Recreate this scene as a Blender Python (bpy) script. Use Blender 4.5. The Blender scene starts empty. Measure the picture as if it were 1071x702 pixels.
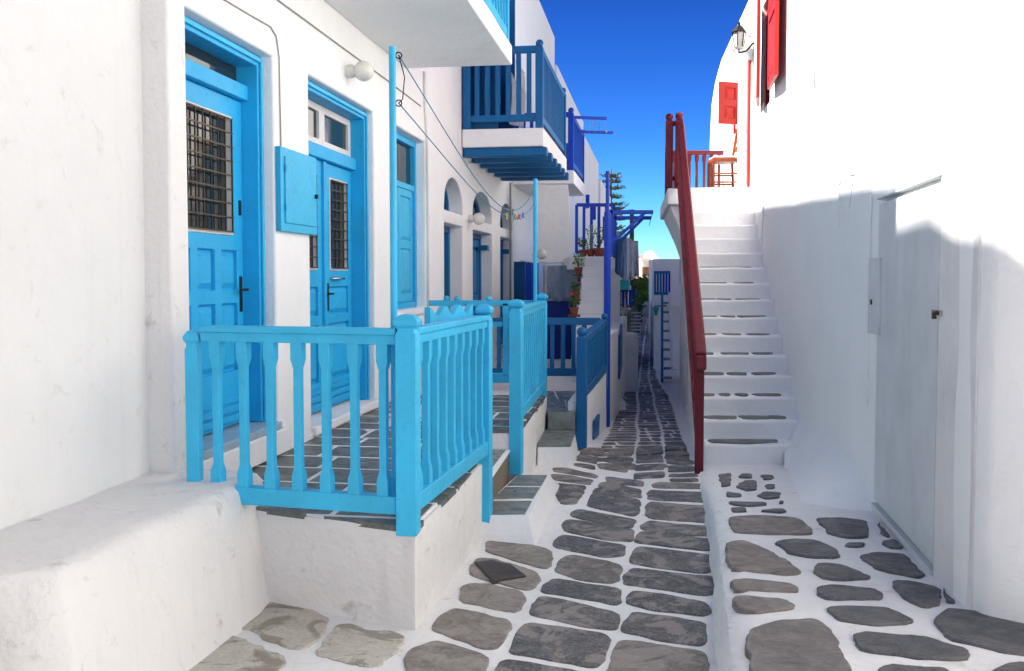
import bpy, bmesh, math, random
from mathutils import Vector, Matrix, noise
from mathutils.geometry import tessellate_polygon
rnd = random.Random(7)
SC = bpy.context.scene
COL = SC.collection
PI = math.pi
# ------------------------------------------------------------------ camera numbers (photo pixels 1071x702)
FPX, CX, CY, HC = 1000.0, 535.5, 351.0, 1.75
TH = math.radians(2.73); SH = -0.0143

def ray(px, py):
    u = (px-CX)/FPX; v = (CY-py)/FPX + SH
    dy = v*math.sin(TH)+math.cos(TH); dz = v*math.cos(TH)-math.sin(TH)
    return u/dy, dz/dy                      # X and Z per metre of depth

def at(px, py, Y):
    a, b = ray(px, py); return Vector((a*Y, Y, HC+b*Y))

def atz(px, py, z):
    a, b = ray(px, py); Y = (z-HC)/b; return Vector((a*Y, Y, z))

def gz(Y):                                  # the lane is level, then falls gently away
    if Y < 9: return 0.0
    if Y < 17: return -0.035*(Y-9)
    if Y < 21: return -.28
    if Y < 33: return -.28+(Y-21)*.0233
    return 0.0

def pz(Y):                                  # raised flagstone landing on the right
    if Y < 6.2: return 0.2+(6.2-Y)*0.035
    return max(0.05, 0.2-(Y-6.2)*0.075)

def atf(px, py, f):
    a, b = ray(px, py); z = f(5)
    for _ in range(40):
        Y = (z-HC)/b; z = 0.5*z+0.5*f(Y)
    Y = (z-HC)/b
    return Vector((a*Y, Y, f(Y)))

class Frame:
    def __init__(s, x0, sl):
        s.x0, s.sl = x0, sl; L = math.hypot(1, sl)
        s.t = (sl/L, 1/L); s.n = (1/L, -sl/L); s.L = L; s.ang = -math.atan(sl)
    def p(s, Y, n, z): return Vector((s.x0+s.sl*Y+n*s.n[0], Y+n*s.n[1], z))
    def on(s, px, py, n=0.0):
        a, b = ray(px, py); Y = (s.x0+n*s.L)/(a-s.sl)
        return Y-n*s.n[1], HC+b*Y
LF = Frame(-2.6, 0.149)      # left facades
RF = Frame(1.68, 0.115)      # right wall

# ------------------------------------------------------------------ materials
MT = {}
def nodes(name):
    m = bpy.data.materials.new(name); m.use_nodes = True
    nt = m.node_tree; b = nt.nodes['Principled BSDF']; return m, nt, b
def N(nt, t, **k):
    n = nt.nodes.new(t)
    for a, v in k.items():
        if a in n.inputs: n.inputs[a].default_value = v
        else: setattr(n, a, v)
    return n
def noise_n(nt, vec, scale, detail=4, rough=.55, dist=0):
    n = N(nt, 'ShaderNodeTexNoise'); n.inputs['Scale'].default_value = scale
    n.inputs['Detail'].default_value = detail; n.inputs['Roughness'].default_value = rough
    n.inputs['Distortion'].default_value = dist
    nt.links.new(vec, n.inputs['Vector']); return n.outputs['Fac']
def ramp(nt, fac, stops):
    r = N(nt, 'ShaderNodeValToRGB'); nt.links.new(fac, r.inputs['Fac'])
    e = r.color_ramp.elements
    while len(e) < len(stops): e.new(0.5)
    for i, (p, c) in enumerate(stops):
        e[i].position = p
        e[i].color = (c, c, c, 1) if isinstance(c, (int, float)) else (*c, 1)
    return r.outputs['Color']
def mix(nt, fac, a, b, mode='MIX'):
    m = N(nt, 'ShaderNodeMix', data_type='RGBA', blend_type=mode)
    for s, v in ((m.inputs[0], fac), (m.inputs[6], a), (m.inputs[7], b)):
        if hasattr(v, 'links'): nt.links.new(v, s)
        elif isinstance(v, (int, float)): s.default_value = v
        else: s.default_value = (*v, 1)
    return m.outputs[2]
def bump(nt, b, h, strength, dist):
    n = N(nt, 'ShaderNodeBump'); n.inputs['Strength'].default_value = strength; n.inputs['Distance'].default_value = dist
    nt.links.new(h, n.inputs['Height'])
    if b.inputs['Normal'].links: nt.links.new(b.inputs['Normal'].links[0].from_socket, n.inputs['Normal'])
    nt.links.new(n.outputs['Normal'], b.inputs['Normal'])
def pos(nt): return N(nt, 'ShaderNodeNewGeometry').outputs['Position']
def mapv(nt, vec, sc):
    m = N(nt, 'ShaderNodeMapping'); m.inputs['Scale'].default_value = sc
    nt.links.new(vec, m.inputs['Vector']); return m.outputs['Vector']

def plaster(name, col=(.84, .84, .83), dirt=.5, bumps=1.0, dark=(.42, .37, .30)):
    m, nt, b = nodes(name); P = pos(nt)
    big = noise_n(nt, P, 1.3, 5, .6); mid = noise_n(nt, P, 7, 6, .65, .4); fine = noise_n(nt, P, 55, 4, .7)
    streak = noise_n(nt, mapv(nt, P, (9, 9, .6)), 1.0, 5, .6)
    c = mix(nt, ramp(nt, big, [(.3, 0), (.75, 1)]), col, tuple(x*.93 for x in col))
    s = ramp(nt, streak, [(.55, 0), (.8, .35*dirt)])
    c = mix(nt, s, c, tuple(x*.72 for x in col))
    d = ramp(nt, mid, [(.60, 0), (.72, .45*dirt)])
    c = mix(nt, d, c, dark)
    vo = N(nt, 'ShaderNodeTexVoronoi', feature='DISTANCE_TO_EDGE'); vo.inputs['Scale'].default_value = 1.1
    ad = N(nt, 'ShaderNodeVectorMath', operation='MULTIPLY_ADD'); nz = N(nt, 'ShaderNodeTexNoise'); nz.inputs['Scale'].default_value = 3.5; nz.inputs['Detail'].default_value = 6
    nt.links.new(P, nz.inputs['Vector']); nt.links.new(nz.outputs['Color'], ad.inputs[0]); ad.inputs[1].default_value = (.55, .55, .55); nt.links.new(P, ad.inputs[2]); nt.links.new(ad.outputs[0], vo.inputs['Vector'])
    mk = noise_n(nt, P, .9, 3)
    ck = N(nt, 'ShaderNodeMath', operation='MULTIPLY'); nt.links.new(ramp(nt, vo.outputs['Distance'], [(.0, .38), (.003, 0)]), ck.inputs[0]); nt.links.new(ramp(nt, mk, [(.50, 0), (.58, max(0, dirt-.55))]), ck.inputs[1])
    c = mix(nt, ck.outputs[0], c, tuple(x*.45 for x in dark))
    nt.links.new(c, b.inputs['Base Color']); b.inputs['Roughness'].default_value = .85
    bump(nt, b, big, .5*bumps, .10); bump(nt, b, mid, .35*bumps, .02); bump(nt, b, fine, .3*bumps, .003)
    return m
def paint(name, col, rough=.38, wear=.25, grain=(30, 30, 30)):
    m, nt, b = nodes(name); P = pos(nt)
    n1 = noise_n(nt, P, 3, 4); n2 = noise_n(nt, mapv(nt, P, grain), 1.0, 4, .6)
    c = mix(nt, ramp(nt, n1, [(.3, 0), (.75, 1)]), col, tuple(min(1, x*.8+.01) for x in col))
    c = mix(nt, ramp(nt, n2, [(.56, 0), (.8, wear*1.3)]), c, tuple(x*.45 for x in col))
    nt.links.new(c, b.inputs['Base Color'])
    r = ramp(nt, n2, [(.2, rough-.08), (.8, rough+.2)]); nt.links.new(r, b.inputs['Roughness'])
    bump(nt, b, n2, .3, .003); bump(nt, b, n1, .15, .01)
    b.inputs['Specular IOR Level'].default_value = .28
    return m
def stone(name, tones, lichen=.4, lcol=(.36, .31, .26), rough=.7, dm=.8):
    m, nt, b = nodes(name); P = pos(nt)
    a = N(nt, 'ShaderNodeAttribute', attribute_name='tone')
    c = ramp(nt, a.outputs['Fac'], tones)
    n1 = noise_n(nt, P, 9, 7, .65, .6); n2 = noise_n(nt, P, 3.3, 6, .6, 1.2); n3 = noise_n(nt, P, 60, 5, .7)
    n4 = noise_n(nt, mapv(nt, P, (4, 16, 8)), 1.2, 7, .7, .8)
    c = mix(nt, ramp(nt, n1, [(.3, 0), (.7, dm)]), c, mix(nt, .75, c, (.035, .038, .045)))
    c = mix(nt, ramp(nt, n2, [(.51, 0), (.56, lichen)]), c, lcol)
    c = mix(nt, ramp(nt, n4, [(.6, 0), (.64, .55)]), c, (.05, .05, .05))
    sp = N(nt, 'ShaderNodeTexVoronoi'); sp.inputs['Scale'].default_value = 14; nt.links.new(P, sp.inputs['Vector'])
    c = mix(nt, ramp(nt, sp.outputs['Distance'], [(.0, .7), (.10, 0)]), c, (.03, .03, .03))
    c = mix(nt, ramp(nt, n3, [(.48, 0), (.75, .7)]), c, tuple(x*1.15 for x in lcol))
    nt.links.new(c, b.inputs['Base Color'])
    nt.links.new(ramp(nt, n1, [(.3, rough-.22), (.7, rough+.15)]), b.inputs['Roughness'])
    bump(nt, b, n2, .6, .03); bump(nt, b, n1, .6, .012); bump(nt, b, n3, .4, .003)
    return m
def simple(name, col, rough=.5, metal=0, emis=None, trans=0, bmp=0):
    m, nt, b = nodes(name)
    n1 = noise_n(nt, pos(nt), 12, 4)
    c = mix(nt, ramp(nt, n1, [(.3, 0), (.7, 1)]), col, tuple(x*.8 for x in col))
    nt.links.new(c, b.inputs['Base Color'])
    b.inputs['Roughness'].default_value = rough; b.inputs['Metallic'].default_value = metal
    if bmp: bump(nt, b, n1, bmp, .02)
    if trans: b.inputs['Transmission Weight'].default_value = trans
    return m
M = dict(
 plaster=plaster('whitewash', (.81, .81, .80)), plaster_clean=plaster('fresh_whitewash', (.86, .86, .85), .2, .8),
 plaster_dirty=plaster('weathered_whitewash', (.78, .765, .74), 1.0, 1.5, (.30, .25, .19)),
 mortar=plaster('white_mortar', (.80, .79, .77), 1.0, 1.6, (.28, .25, .22)),
 light=paint('light_blue_paint', (.045, .49, .79)), door=paint('door_blue_paint', (.018, .42, .78)),
 teal=paint('deep_teal_blue_paint', (.002, .12, .32)), royal=paint('royal_blue_paint', (.004, .055, .48)),
 navy=paint('navy_paint', (.008, .03, .24)), mid=paint('mid_blue_paint', (.01, .17, .42)),
 red=paint('bright_red_paint', (.36, .008, .004)), wine=paint('wine_red_paint', (.15, .009, .018), .5, .6),
 orange=paint('orange_wood', (.24, .045, .008)), brown=paint('brown_wood', (.16, .07, .03), .6),
 turq=paint('turquoise_paint', (.02, .42, .42)), wframe=paint('white_frame_paint', (.72, .70, .68), .4, .2),
 metalw=paint('white_sheet_metal', (.66, .68, .70), .4, .12, (5, 5, 1)),
 iron=simple('dark_iron', (.03, .028, .025), .45, .8), bronze=simple('bronze', (.10, .075, .04), .4, .9),
 chrome=simple('chrome', (.6, .6, .6), .2, 1), glass=simple('dark_glass', (.02, .03, .035), .06),
 redcloth=simple('red_curtain', (.35, .02, .02), .9), inside=simple('dark_interior', (.03, .03, .035), .9),
 curtain=simple('pale_curtain', (.45, .45, .43), .9), globe=simple('opal_glass', (.78, .76, .70), .18),
 cable=simple('grey_cable', (.30, .29, .27), .6), rope=simple('blue_line', (.02, .22, .38), .6),
 marble=stone('grey_green_marble', [(0, (.17, .20, .19)), (1, (.26, .28, .25))], .35, (.12, .14, .15), .45),
 slate=stone('terrace_slate', [(0, (.10, .12, .115)), (1, (.16, .165, .15))], .2, (.2, .2, .18), .5),
 streetst=stone('street_stone', [(0, (.085, .088, .095)), (.4, (.12, .12, .12)), (.65, (.21, .18, .15)), (1, (.34, .30, .25))], .6, (.33, .29, .26)),
 oldst=stone('worn_limestone', [(0, (.50, .45, .37)), (1, (.62, .58, .50))], .8, (.24, .21, .16), .8, .3),
 flag=stone('flagstone', [(0, (.08, .085, .09)), (.5, (.10, .105, .11)), (1, (.26, .215, .18))], .25, (.18, .16, .14), .6),
 leaf=simple('leaf_green', (.07, .17, .03), .5), leafy=simple('leaf_light', (.17, .30, .05), .5), pine=simple('pine_green', (.075, .10, .035), .7),
 terracotta=simple('terracotta', (.30, .07, .04), .7), soil=simple('soil', (.04, .03, .02), .9),
 flower=simple('red_petals', (.6, .02, .04), .5), bark=simple('bark', (.12, .09, .06), .9, bmp=.6),
 cream=plaster('cream_render', (.62, .55, .45), .5, .6), clothw=simple('white_cotton', (.62, .65, .72), .9, bmp=.5), clothg=simple('grey_tarpaulin', (.30, .38, .48), .8, bmp=.8),
 clothb=simple('denim', (.02, .07, .20), .9), clothl=simple('pale_blue_cotton', (.22, .36, .55), .9), pink=simple('pink_plastic', (.7, .12, .12), .4),
 green=simple('green_plastic', (.03, .35, .12), .4), yellow=simple('yellow_plastic', (.7, .5, .08), .4), bluep=simple('blue_plastic', (.01, .08, .55), .35),
 earth=simple('dry_earth', (.30, .25, .19), .95, bmp=.6),
)

# ------------------------------------------------------------------ mesh builder
def wloc(o):
    v = Vector((0, 0, 0))
    while o is not None: v = v+o.location; o = o.parent
    return v
def fill(loops):
    bm = bmesh.new(); vs = []
    for l in loops:
        q = [bm.verts.new((p[0], p[1], 0)) for p in l]; vs += q
        for i in range(len(q)): bm.edges.new((q[i], q[(i+1) % len(q)]))
    bm.verts.index_update()
    r = bmesh.ops.triangle_fill(bm, edges=bm.edges[:], use_beauty=True, use_dissolve=False, normal=(0, 0, 1))
    out = [[v.index for v in f.verts] for f in bm.faces]; ar = sum(f.calc_area() for f in bm.faces); bm.free()
    def A(l): return abs(sum(l[i][0]*l[(i+1) % len(l)][1]-l[(i+1) % len(l)][0]*l[i][1] for i in range(len(l))))/2
    ex = A(loops[0])-sum(A(l) for l in loops[1:])
    if abs(ex-ar) > .01: print('FILL', ex, ar, len(loops))
    return out
class MB:
    def __init__(s): s.v = []; s.f = []; s.tone = []
    def face(s, idx, t=.5): s.f.append(idx); s.tone.append(t)
    def hexa(s, c, t=.5):                   # c: 4 bottom then 4 top, ccw from above
        k = len(s.v); s.v += [Vector(x) for x in c]
        for q in ((3, 2, 1, 0), (4, 5, 6, 7), (0, 1, 5, 4), (1, 2, 6, 5), (2, 3, 7, 6), (3, 0, 4, 7)): s.face([k+i for i in q], t)
        return s
    def fb(s, F, Y0, Y1, n0, n1, z0, z1, t=.5):  # box aligned with a frame
        return s.hexa([F.p(Y0, n0, z0), F.p(Y0, n1, z0), F.p(Y1, n1, z0), F.p(Y1, n0, z0),
                F.p(Y0, n0, z1), F.p(Y0, n1, z1), F.p(Y1, n1, z1), F.p(Y1, n0, z1)], t)
    def box(s, x0, x1, y0, y1, z0, z1, t=.5):
        return s.hexa([(x0, y0, z0), (x1, y0, z0), (x1, y1, z0), (x0, y1, z0), (x0, y0, z1), (x1, y0, z1), (x1, y1, z1), (x0, y1, z1)], t)
    def bar(s, a, b, w, h, up=(0, 0, 1)):
        a = Vector(a); b = Vector(b); d = (b-a).normalized(); u = Vector(up)
        sd = d.cross(u)
        if sd.length < 1e-4: sd = d.cross(Vector((1, 0, 0)))
        sd.normalize(); u = sd.cross(d).normalized(); sd = sd*w/2; u = u*h/2
        k = len(s.v)
        s.v += [a-sd-u, a+sd-u, a+sd+u, a-sd+u, b-sd-u, b+sd-u, b+sd+u, b-sd+u]
        for q in ((3, 2, 1, 0), (4, 5, 6, 7), (0, 1, 5, 4), (1, 2, 6, 5), (2, 3, 7, 6), (3, 0, 4, 7)): s.face([k+i for i in q])
        return s
    def tube(s, pts, r, n=8, cap=True):
        pts = [Vector(p) for p in pts]; rs = r if isinstance(r, (list, tuple)) else [r]*len(pts)
        k = len(s.v); prev = None
        for i, p in enumerate(pts):
            d = (pts[min(i+1, len(pts)-1)]-pts[max(i-1, 0)]).normalized()
            a = prev if prev is not None else (Vector((0, 0, 1)) if abs(d.z) < .9 else Vector((1, 0, 0)))
            x = d.cross(a)
            if x.length < 1e-5: x = d.cross(Vector((0, 1, .01)))
            x.normalize(); y = x.cross(d).normalized(); prev = y
            for j in range(n):
                an = 2*PI*j/n; s.v.append(p+(x*math.cos(an)+y*math.sin(an))*rs[i])
        for i in range(len(pts)-1):
            for j in range(n):
                s.face([k+i*n+j, k+i*n+(j+1) % n, k+(i+1)*n+(j+1) % n, k+(i+1)*n+j])
        if cap:
            s.face([k+j for j in range(n)][::-1]); s.face([k+(len(pts)-1)*n+j for j in range(n)])
        return s
    def lathe(s, c, prof, n=16, rot=0, sq=False):     # prof: (radius, z); sq = square sections
        c = Vector(c); k = len(s.v); n = 4 if sq else n; a0 = rot+(PI/4 if sq else 0); q = math.sqrt(2) if sq else 1
        for r, z in prof:
            for j in range(n):
                an = a0+2*PI*j/n; s.v.append(c+Vector((math.cos(an)*r*q, math.sin(an)*r*q, z)))
        for i in range(len(prof)-1):
            for j in range(n): s.face([k+i*n+j, k+i*n+(j+1) % n, k+(i+1)*n+(j+1) % n, k+(i+1)*n+j])
        s.face([k+j for j in range(n)][::-1]); s.face([k+(len(prof)-1)*n+j for j in range(n)])
        return s
    def ball(s, c, r, n=12, sz=1.0):
        return s.lathe(c, [(max(.0008, r*math.sin(PI*i/n)), -r*sz*math.cos(PI*i/n)) for i in range(n+1)], 2*n)
    def prism(s, poly, z0, z1, t=.5):       # poly of (x,y)
        tri = tessellate_polygon([[Vector((p[0], p[1], 0)) for p in poly]])
        k = len(s.v); n = len(poly)
        s.v += [Vector((p[0], p[1], z0)) for p in poly]+[Vector((p[0], p[1], z1)) for p in poly]
        ar = sum(poly[i][0]*poly[(i+1) % n][1]-poly[(i+1) % n][0]*poly[i][1] for i in range(n))
        s.face([k+n+i for i in (range(n) if ar > 0 else reversed(range(n)))], t)
        s.face([k+i for i in (reversed(range(n)) if ar > 0 else range(n))], t)
        for i in range(n):
            j = (i+1) % n; q = [k+i, k+j, k+n+j, k+n+i]; s.face(q if ar > 0 else q[::-1], t)
        return s
    def wall(s, F, outer, holes, n1, n0):   # polygon with holes in (Y,z), extruded between offsets n1 (street face) and n0
        loops = [outer]+holes
        tri = []
        e_ = sorted(set([p[0] for h in holes for p in (min(h), max(h))]+[min(p[0] for p in outer), max(p[0] for p in outer)]))
        tri = fill(loops)
        flat = [p for l in loops for p in l]; k = len(s.v); m = len(flat)
        s.v += [F.p(p[0], n1, p[1]) for p in flat]+[F.p(p[0], n0, p[1]) for p in flat]
        for t in tri: s.face([k+i for i in t]); s.face([k+m+i for i in reversed(t)])
        o = 0
        for l in loops:
            L = len(l)
            for i in range(L):
                j = (i+1) % L; s.face([k+o+i, k+o+j, k+m+o+j, k+m+o+i])
            o += L
        return s
    def build(s, name, mat, parent=None, bevel=0, smooth=False, rough=None, seg=2, fix=True):
        me = bpy.data.meshes.new(name)
        if parent is not None: org = wloc(parent)
        else:
            xs = [v.x for v in s.v]; ys = [v.y for v in s.v]
            org = Vector(((min(xs)+max(xs))/2, (min(ys)+max(ys))/2, min(v.z for v in s.v)))
        me.from_pydata([tuple(v-org) for v in s.v], [], s.f)
        at_ = me.attributes.new('tone', 'FLOAT', 'FACE')
        for i, t in enumerate(s.tone): at_.data[i].value = t
        if fix:
            bm = bmesh.new(); bm.from_mesh(me)
            bmesh.ops.recalc_face_normals(bm, faces=bm.faces)
            if rough:
                cell, amp, sc = rough
                for _ in range(6):
                    es = [e for e in bm.edges if e.calc_length() > cell]
                    if not es: break
                    bmesh.ops.subdivide_edges(bm, edges=es, cuts=1, use_grid_fill=True)
                    bmesh.ops.triangulate(bm, faces=[f for f in bm.faces if len(f.verts) > 4])
                bm.normal_update()
                for v in bm.verts:
                    p = (v.co+org)
                    q = noise.noise(p*sc)+.4*noise.noise(p*sc*3.1)
                    v.co += v.normal*q*amp
            bm.to_mesh(me); bm.free()
        if isinstance(mat, str): mat = M[mat]
        me.materials.append(mat)
        o = bpy.data.objects.new(name, me); COL.objects.link(o)
        if parent is not None: o.parent = parent
        else: o.location = org
        if smooth:
            for p in me.polygons: p.use_smooth = True
        if bevel:
            b = o.modifiers.new('edge', 'BEVEL'); b.width = bevel; b.segments = seg; b.limit_method = 'ANGLE'; b.angle_limit = math.radians(40)
            for p in me.polygons: p.use_smooth = True
            try: b.harden_normals = True
            except Exception: pass
        return o
def tag(o, label, cat, group=None, kind=None):
    o['label'] = label; o['category'] = cat
    if group: o['group'] = group
    if kind: o['kind'] = kind
    return o
def thing(name, loc, label, cat, group=None):
    o = bpy.data.objects.new(name, None); o.empty_display_size = .1; COL.objects.link(o); o.location = loc
    return tag(o, label, cat, group)
def struct(o, kind='structure'): o['kind'] = kind; return o
def inst(src, parent, wp, rz=0):            # shared-mesh copy of a part
    c = src.copy(); COL.objects.link(c); c.parent = parent; c.location = Vector(wp)-wloc(parent); c.rotation_euler = (0, 0, rz)
    return c
def part_at(name, mb, mat, parent, wp, rz=0, **k):  # mesh built round its own origin, placed at wp
    o = mb.build(name, mat, None, **k)
    off = o.location.copy(); me = o.data
    me.transform(Matrix.Translation(off)); o.parent = parent; o.location = Vector(wp)-wloc(parent); o.rotation_euler = (0, 0, rz)
    return o
def chaikin(p, it=2):
    for k in range(it):
        f = (.2, .27)[k % 2]
        q = []
        for i in range(len(p)):
            a, b = p[i], p[(i+1) % len(p)]; g_ = min(f, (.024, .010)[k % 2]/max(.01, (b-a).length)); q += [a*(1-g_)+b*g_, a*g_+b*(1-g_)]
        p = q
    return p
def add_stone(mb, pts, t, h=.010, wob=.010, it=2):   # pts: 3D outline; a slightly raised slab with a rounded arris
    pts = chaikin([Vector(p) for p in pts], it)
    if it > 1:
        q = []
        for i in range(len(pts)):
            a, b = pts[i], pts[(i+1) % len(pts)]; n = max(1, int((b-a).length/.035))
            q += [a.lerp(b, k/n) for k in range(n)]
        pts = q
    c = sum(pts, Vector())/len(pts)
    pp = []
    for p in pts:
        pp.append(p+Vector((noise.noise(p*9), noise.noise(p*9+Vector((7, 3, 1))), 0))*wob*1.3+Vector((noise.noise(p*31), noise.noise(p*31+Vector((4, 4, 4))), 0))*wob*.7)
    k = len(mb.v); n = len(pp)
    lo = [p+Vector((0, 0, -.03)) for p in pp]; md = [p+Vector((0, 0, h*.55)) for p in pp]
    hi = [p+(c-p)*min(.3, .007/max(.02, (c-p).length))+Vector((0, 0, h+.003*noise.noise(p*5))) for p in pp]
    mb.v += lo+md+hi
    for r in (0, 1):
        for i in range(n):
            j = (i+1) % n; mb.face([k+r*n+i, k+r*n+j, k+(r+1)*n+j, k+(r+1)*n+i], t)
    mb.face([k+2*n+i for i in range(n)], t)

# ------------------------------------------------------------------ ground and lane
g = MB()
xs = [-200, -60, -8, 8, 60, 200]; ys = [-60, 0, 9, 17, 21, 33, 60, 120, 500]
for x in xs:
    for y in ys: g.v.append(Vector((x, y, gz(y)-.012)))
for i in range(len(xs)-1):
    for j in range(len(ys)-1):
        a = i*len(ys)+j; g.face([a, a+len(ys), a+len(ys)+1, a+1])
struct(g.build('ground', 'earth'))
g = MB(); ny, nx = 150, 22
for j in range(ny+1):
    Y = .5+(j/ny)**1.6*62
    for i in range(nx+1):
        X = .149*Y-2.2+4.6*i/nx; p = Vector((X, Y, 0))
        g.v.append(Vector((X, Y, gz(Y)+.0035*noise.noise(p*2.3)+.0015*noise.noise(p*7))))
for j in range(ny):
    for i in range(nx):
        a = j*(nx+1)+i; g.face([a, a+1, a+nx+2, a+nx+1])
struct(g.build('street', 'mortar', smooth=True))

def conv(l, ox, oy, s): return [(ox+x/s, oy+y/s) for x, y in l]
st = MB(); old = MB()
near2 = [
 [(500,30),(520,15),(640,30),(740,50),(735,90),(650,85),(510,55)], [(475,85),(500,68),(600,85),(710,105),(700,140),(640,145),(560,130),(470,110)],
 [(490,160),(520,140),(640,158),(700,175),(690,225),(660,235),(560,225),(475,195)], [(435,245),(470,222),(580,240),(690,255),(695,300),(680,312),(560,290),(430,270)],
 [(400,310),(425,285),(520,300),(680,340),(690,370),(675,400),(560,385),(385,345)], [(350,400),(385,378),(500,395),(640,415),(655,440),(630,510),(600,530),(450,500),(320,480)],
 [(270,540),(290,508),(400,520),(540,545),(590,570),(560,660),(240,660)],
 [(775,35),(800,18),(900,30),(1020,42),(1025,65),(960,70),(780,50)], [(755,80),(780,55),(880,65),(1025,85),(1030,120),(980,120),(760,95)],
 [(745,130),(770,110),(900,125),(1010,140),(1020,190),(990,200),(820,180),(740,165)], [(720,210),(745,185),(870,200),(1015,215),(1020,270),(980,278),(830,255),(718,240)],
 [(730,285),(750,264),(870,280),(1000,305),(1008,340),(980,348),(840,335),(725,310)], [(720,370),(745,340),(860,355),(985,375),(993,440),(970,455),(830,435),(705,405)],
 [(680,480),(700,440),(780,448),(985,480),(1000,540),(990,620),(640,620),(665,540)]]
near3 = [
 [(370,250),(500,262),(510,270),(470,335),(410,335),(385,300)], [(370,215),(440,220),(540,240),(520,258),(380,240)], [(380,190),(430,190),(555,220),(550,232),(440,215),(375,205)],
 [(500,110),(590,112),(570,140),(485,128)], [(480,135),(565,150),(550,175),(470,160)], [(465,170),(548,182),(540,198),(460,182)],
 [(605,115),(700,105),(695,135),(600,140)], [(595,145),(690,150),(690,185),(585,165)], [(580,172),(680,190),(670,210),(570,195)],
 [(590,225),(740,245),(735,265),(640,255),(585,240)], [(570,250),(600,245),(730,280),(725,312),(640,295),(555,262)],
 [(545,275),(560,270),(725,320),(720,370),(700,385),(560,355),(515,345),(520,310)], [(450,365),(480,357),(700,395),(708,405),(690,432),(600,420),(450,385)],
 [(770,255),(800,248),(980,255),(995,275),(780,272)], [(755,290),(770,280),(1000,290),(1010,330),(800,320),(755,315)],
 [(750,340),(770,328),(1015,345),(1030,370),(1010,410),(770,395),(748,380)], [(740,420),(760,405),(1000,425),(1020,445),(1010,465),(870,452),(735,435)],
 [(715,105),(810,100),(815,130),(712,138)], [(712,145),(812,140),(818,165),(708,172)], [(708,180),(818,175),(820,198),(704,203)], [(702,212),(820,206),(822,228),(700,236)],
 [(826,100),(905,98),(912,115),(828,118)], [(830,124),(912,122),(920,140),(832,142)], [(832,150),(922,148),(928,172),(834,174)], [(836,182),(935,180),(942,205),(838,208)],
 [(842,215),(945,212),(958,226),(842,228)], [(842,234),(955,232),(965,245),(846,247)]]
def grow(pts, f=1.075):
    c = sum(pts, Vector())/len(pts); return [c+(p-c)*f for p in pts]
for l in near2: add_stone(st, grow([atz(*q, 0) for q in conv(l, 440, 540, 3.347)]), rnd.uniform(0, .85), it=2, wob=.008, h=.008)
for l in near3: add_stone(st, grow([atz(*q, 0) for q in conv(l, 480, 440, 3.825)], 1.03), rnd.uniform(0, .8), h=.007)
for l in ([(230,90),(290,78),(360,95),(465,125),(460,175),(440,190),(350,165),(270,140),(225,125)],
          [(165,180),(200,150),(250,150),(400,195),(425,220),(400,255),(370,265),(250,230),(170,210)],
          [(140,250),(180,235),(240,240),(350,265),(375,290),(350,335),(320,340),(220,320),(135,300)],
          [(60,350),(120,325),(200,340),(310,365),(325,390),(270,465),(230,470),(130,435),(35,400)],
          [(-50,470),(60,440),(110,455),(220,480),(240,510),(215,600),(-60,600)]):
    add_stone(st, [atz(*q, 0) for q in conv(l, 440, 540, 3.347)], rnd.uniform(.8, 1))
for l in ([(275,375),(330,345),(400,300),(440,298),(560,340),(665,385),(640,440),(580,490),(540,500),(450,475),(370,440),(290,400)],
          [(60,570),(200,440),(250,428),(340,465),(480,520),(490,560),(440,640),(-20,640)],
          [(690,410),(720,400),(830,435),(945,445),(900,520),(840,568),(740,555),(605,520),(640,460)]):
    add_stone(old, [atz(*q, 0) for q in conv(l, 160, 540, 3.57)], rnd.uniform(.2, 1), wob=.02)
# lane further on: three columns of narrow setts between two meandering joints
def interp(tab, y):
    for (ya, a), (yb, b) in zip(tab, tab[1:]):
        if ya <= y <= yb: return a+(b-a)*(y-ya)/(yb-ya)
    return tab[-1][1] if y > tab[-1][0] else tab[0][1]
def z4(l): return sorted([(q.y, q.x) for q in (atf(*w, gz) for w in conv(l, 580, 360, 5.85))])
L0 = z4([(225,690),(290,610),(345,500),(375,420),(385,320),(440,205)])
L1 = z4([(485,702),(500,640),(515,560),(500,480),(515,400),(505,310),(520,205)])
L2 = z4([(665,702),(665,600),(655,520),(630,440),(610,380),(605,310),(575,205)])
L3 = z4([(842,702),(800,600),(762,500),(733,400),(698,310),(625,200)])
for a, b in ((L0, L1), (L1, L2), (L2, L3)):
    Y = 8.55 + rnd.uniform(0, .1)
    while Y < 60:
        d = rnd.uniform(.2, .36)*(1 if Y < 20 else 2); gp = .065
        def X(tab, y, s):
            ye = tab[-1][0]; v = interp(tab, y) if y < ye else tab[-1][1]+.149*(y-ye)
            return v+s*.018
        m = (interp(a, min(Y, 24))+interp(b, min(Y, 24)))/2
        y0, y1 = Y+rnd.uniform(0, .03), Y+d-gp
        if rnd.random() < .25 and Y < 20:
            xm0 = X(a, y0, 1)*.5+X(b, y0, -1)*.5+rnd.uniform(-.04, .04)
            qs = [[(X(a, y0, 1), y0), (xm0-.015, y0), (xm0-.015, y1), (X(a, y1, 1), y1)], [(xm0+.015, y0+.01), (X(b, y0, -1), y0), (X(b, y1, -1), y1), (xm0+.015, y1)]]
        else: qs = [[(X(a, y0, 1), y0+rnd.uniform(-.02, .02)), (X(b, y0, -1), y0+rnd.uniform(-.02, .02)), (X(b, y1, -1), y1), (X(a, y1, 1), y1)]]
        for q in qs: add_stone(st, [Vector((x, y, gz(y))) for x, y in q], rnd.uniform(0, .5)+(.4 if rnd.random() < .08 else 0), h=.005, wob=.014, it=1 if Y > 14 else 2)
        Y += d
struct(st.build('street_paving', 'streetst', fix=False))
struct(old.build('street_paving_limestone', 'oldst', fix=False))
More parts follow.
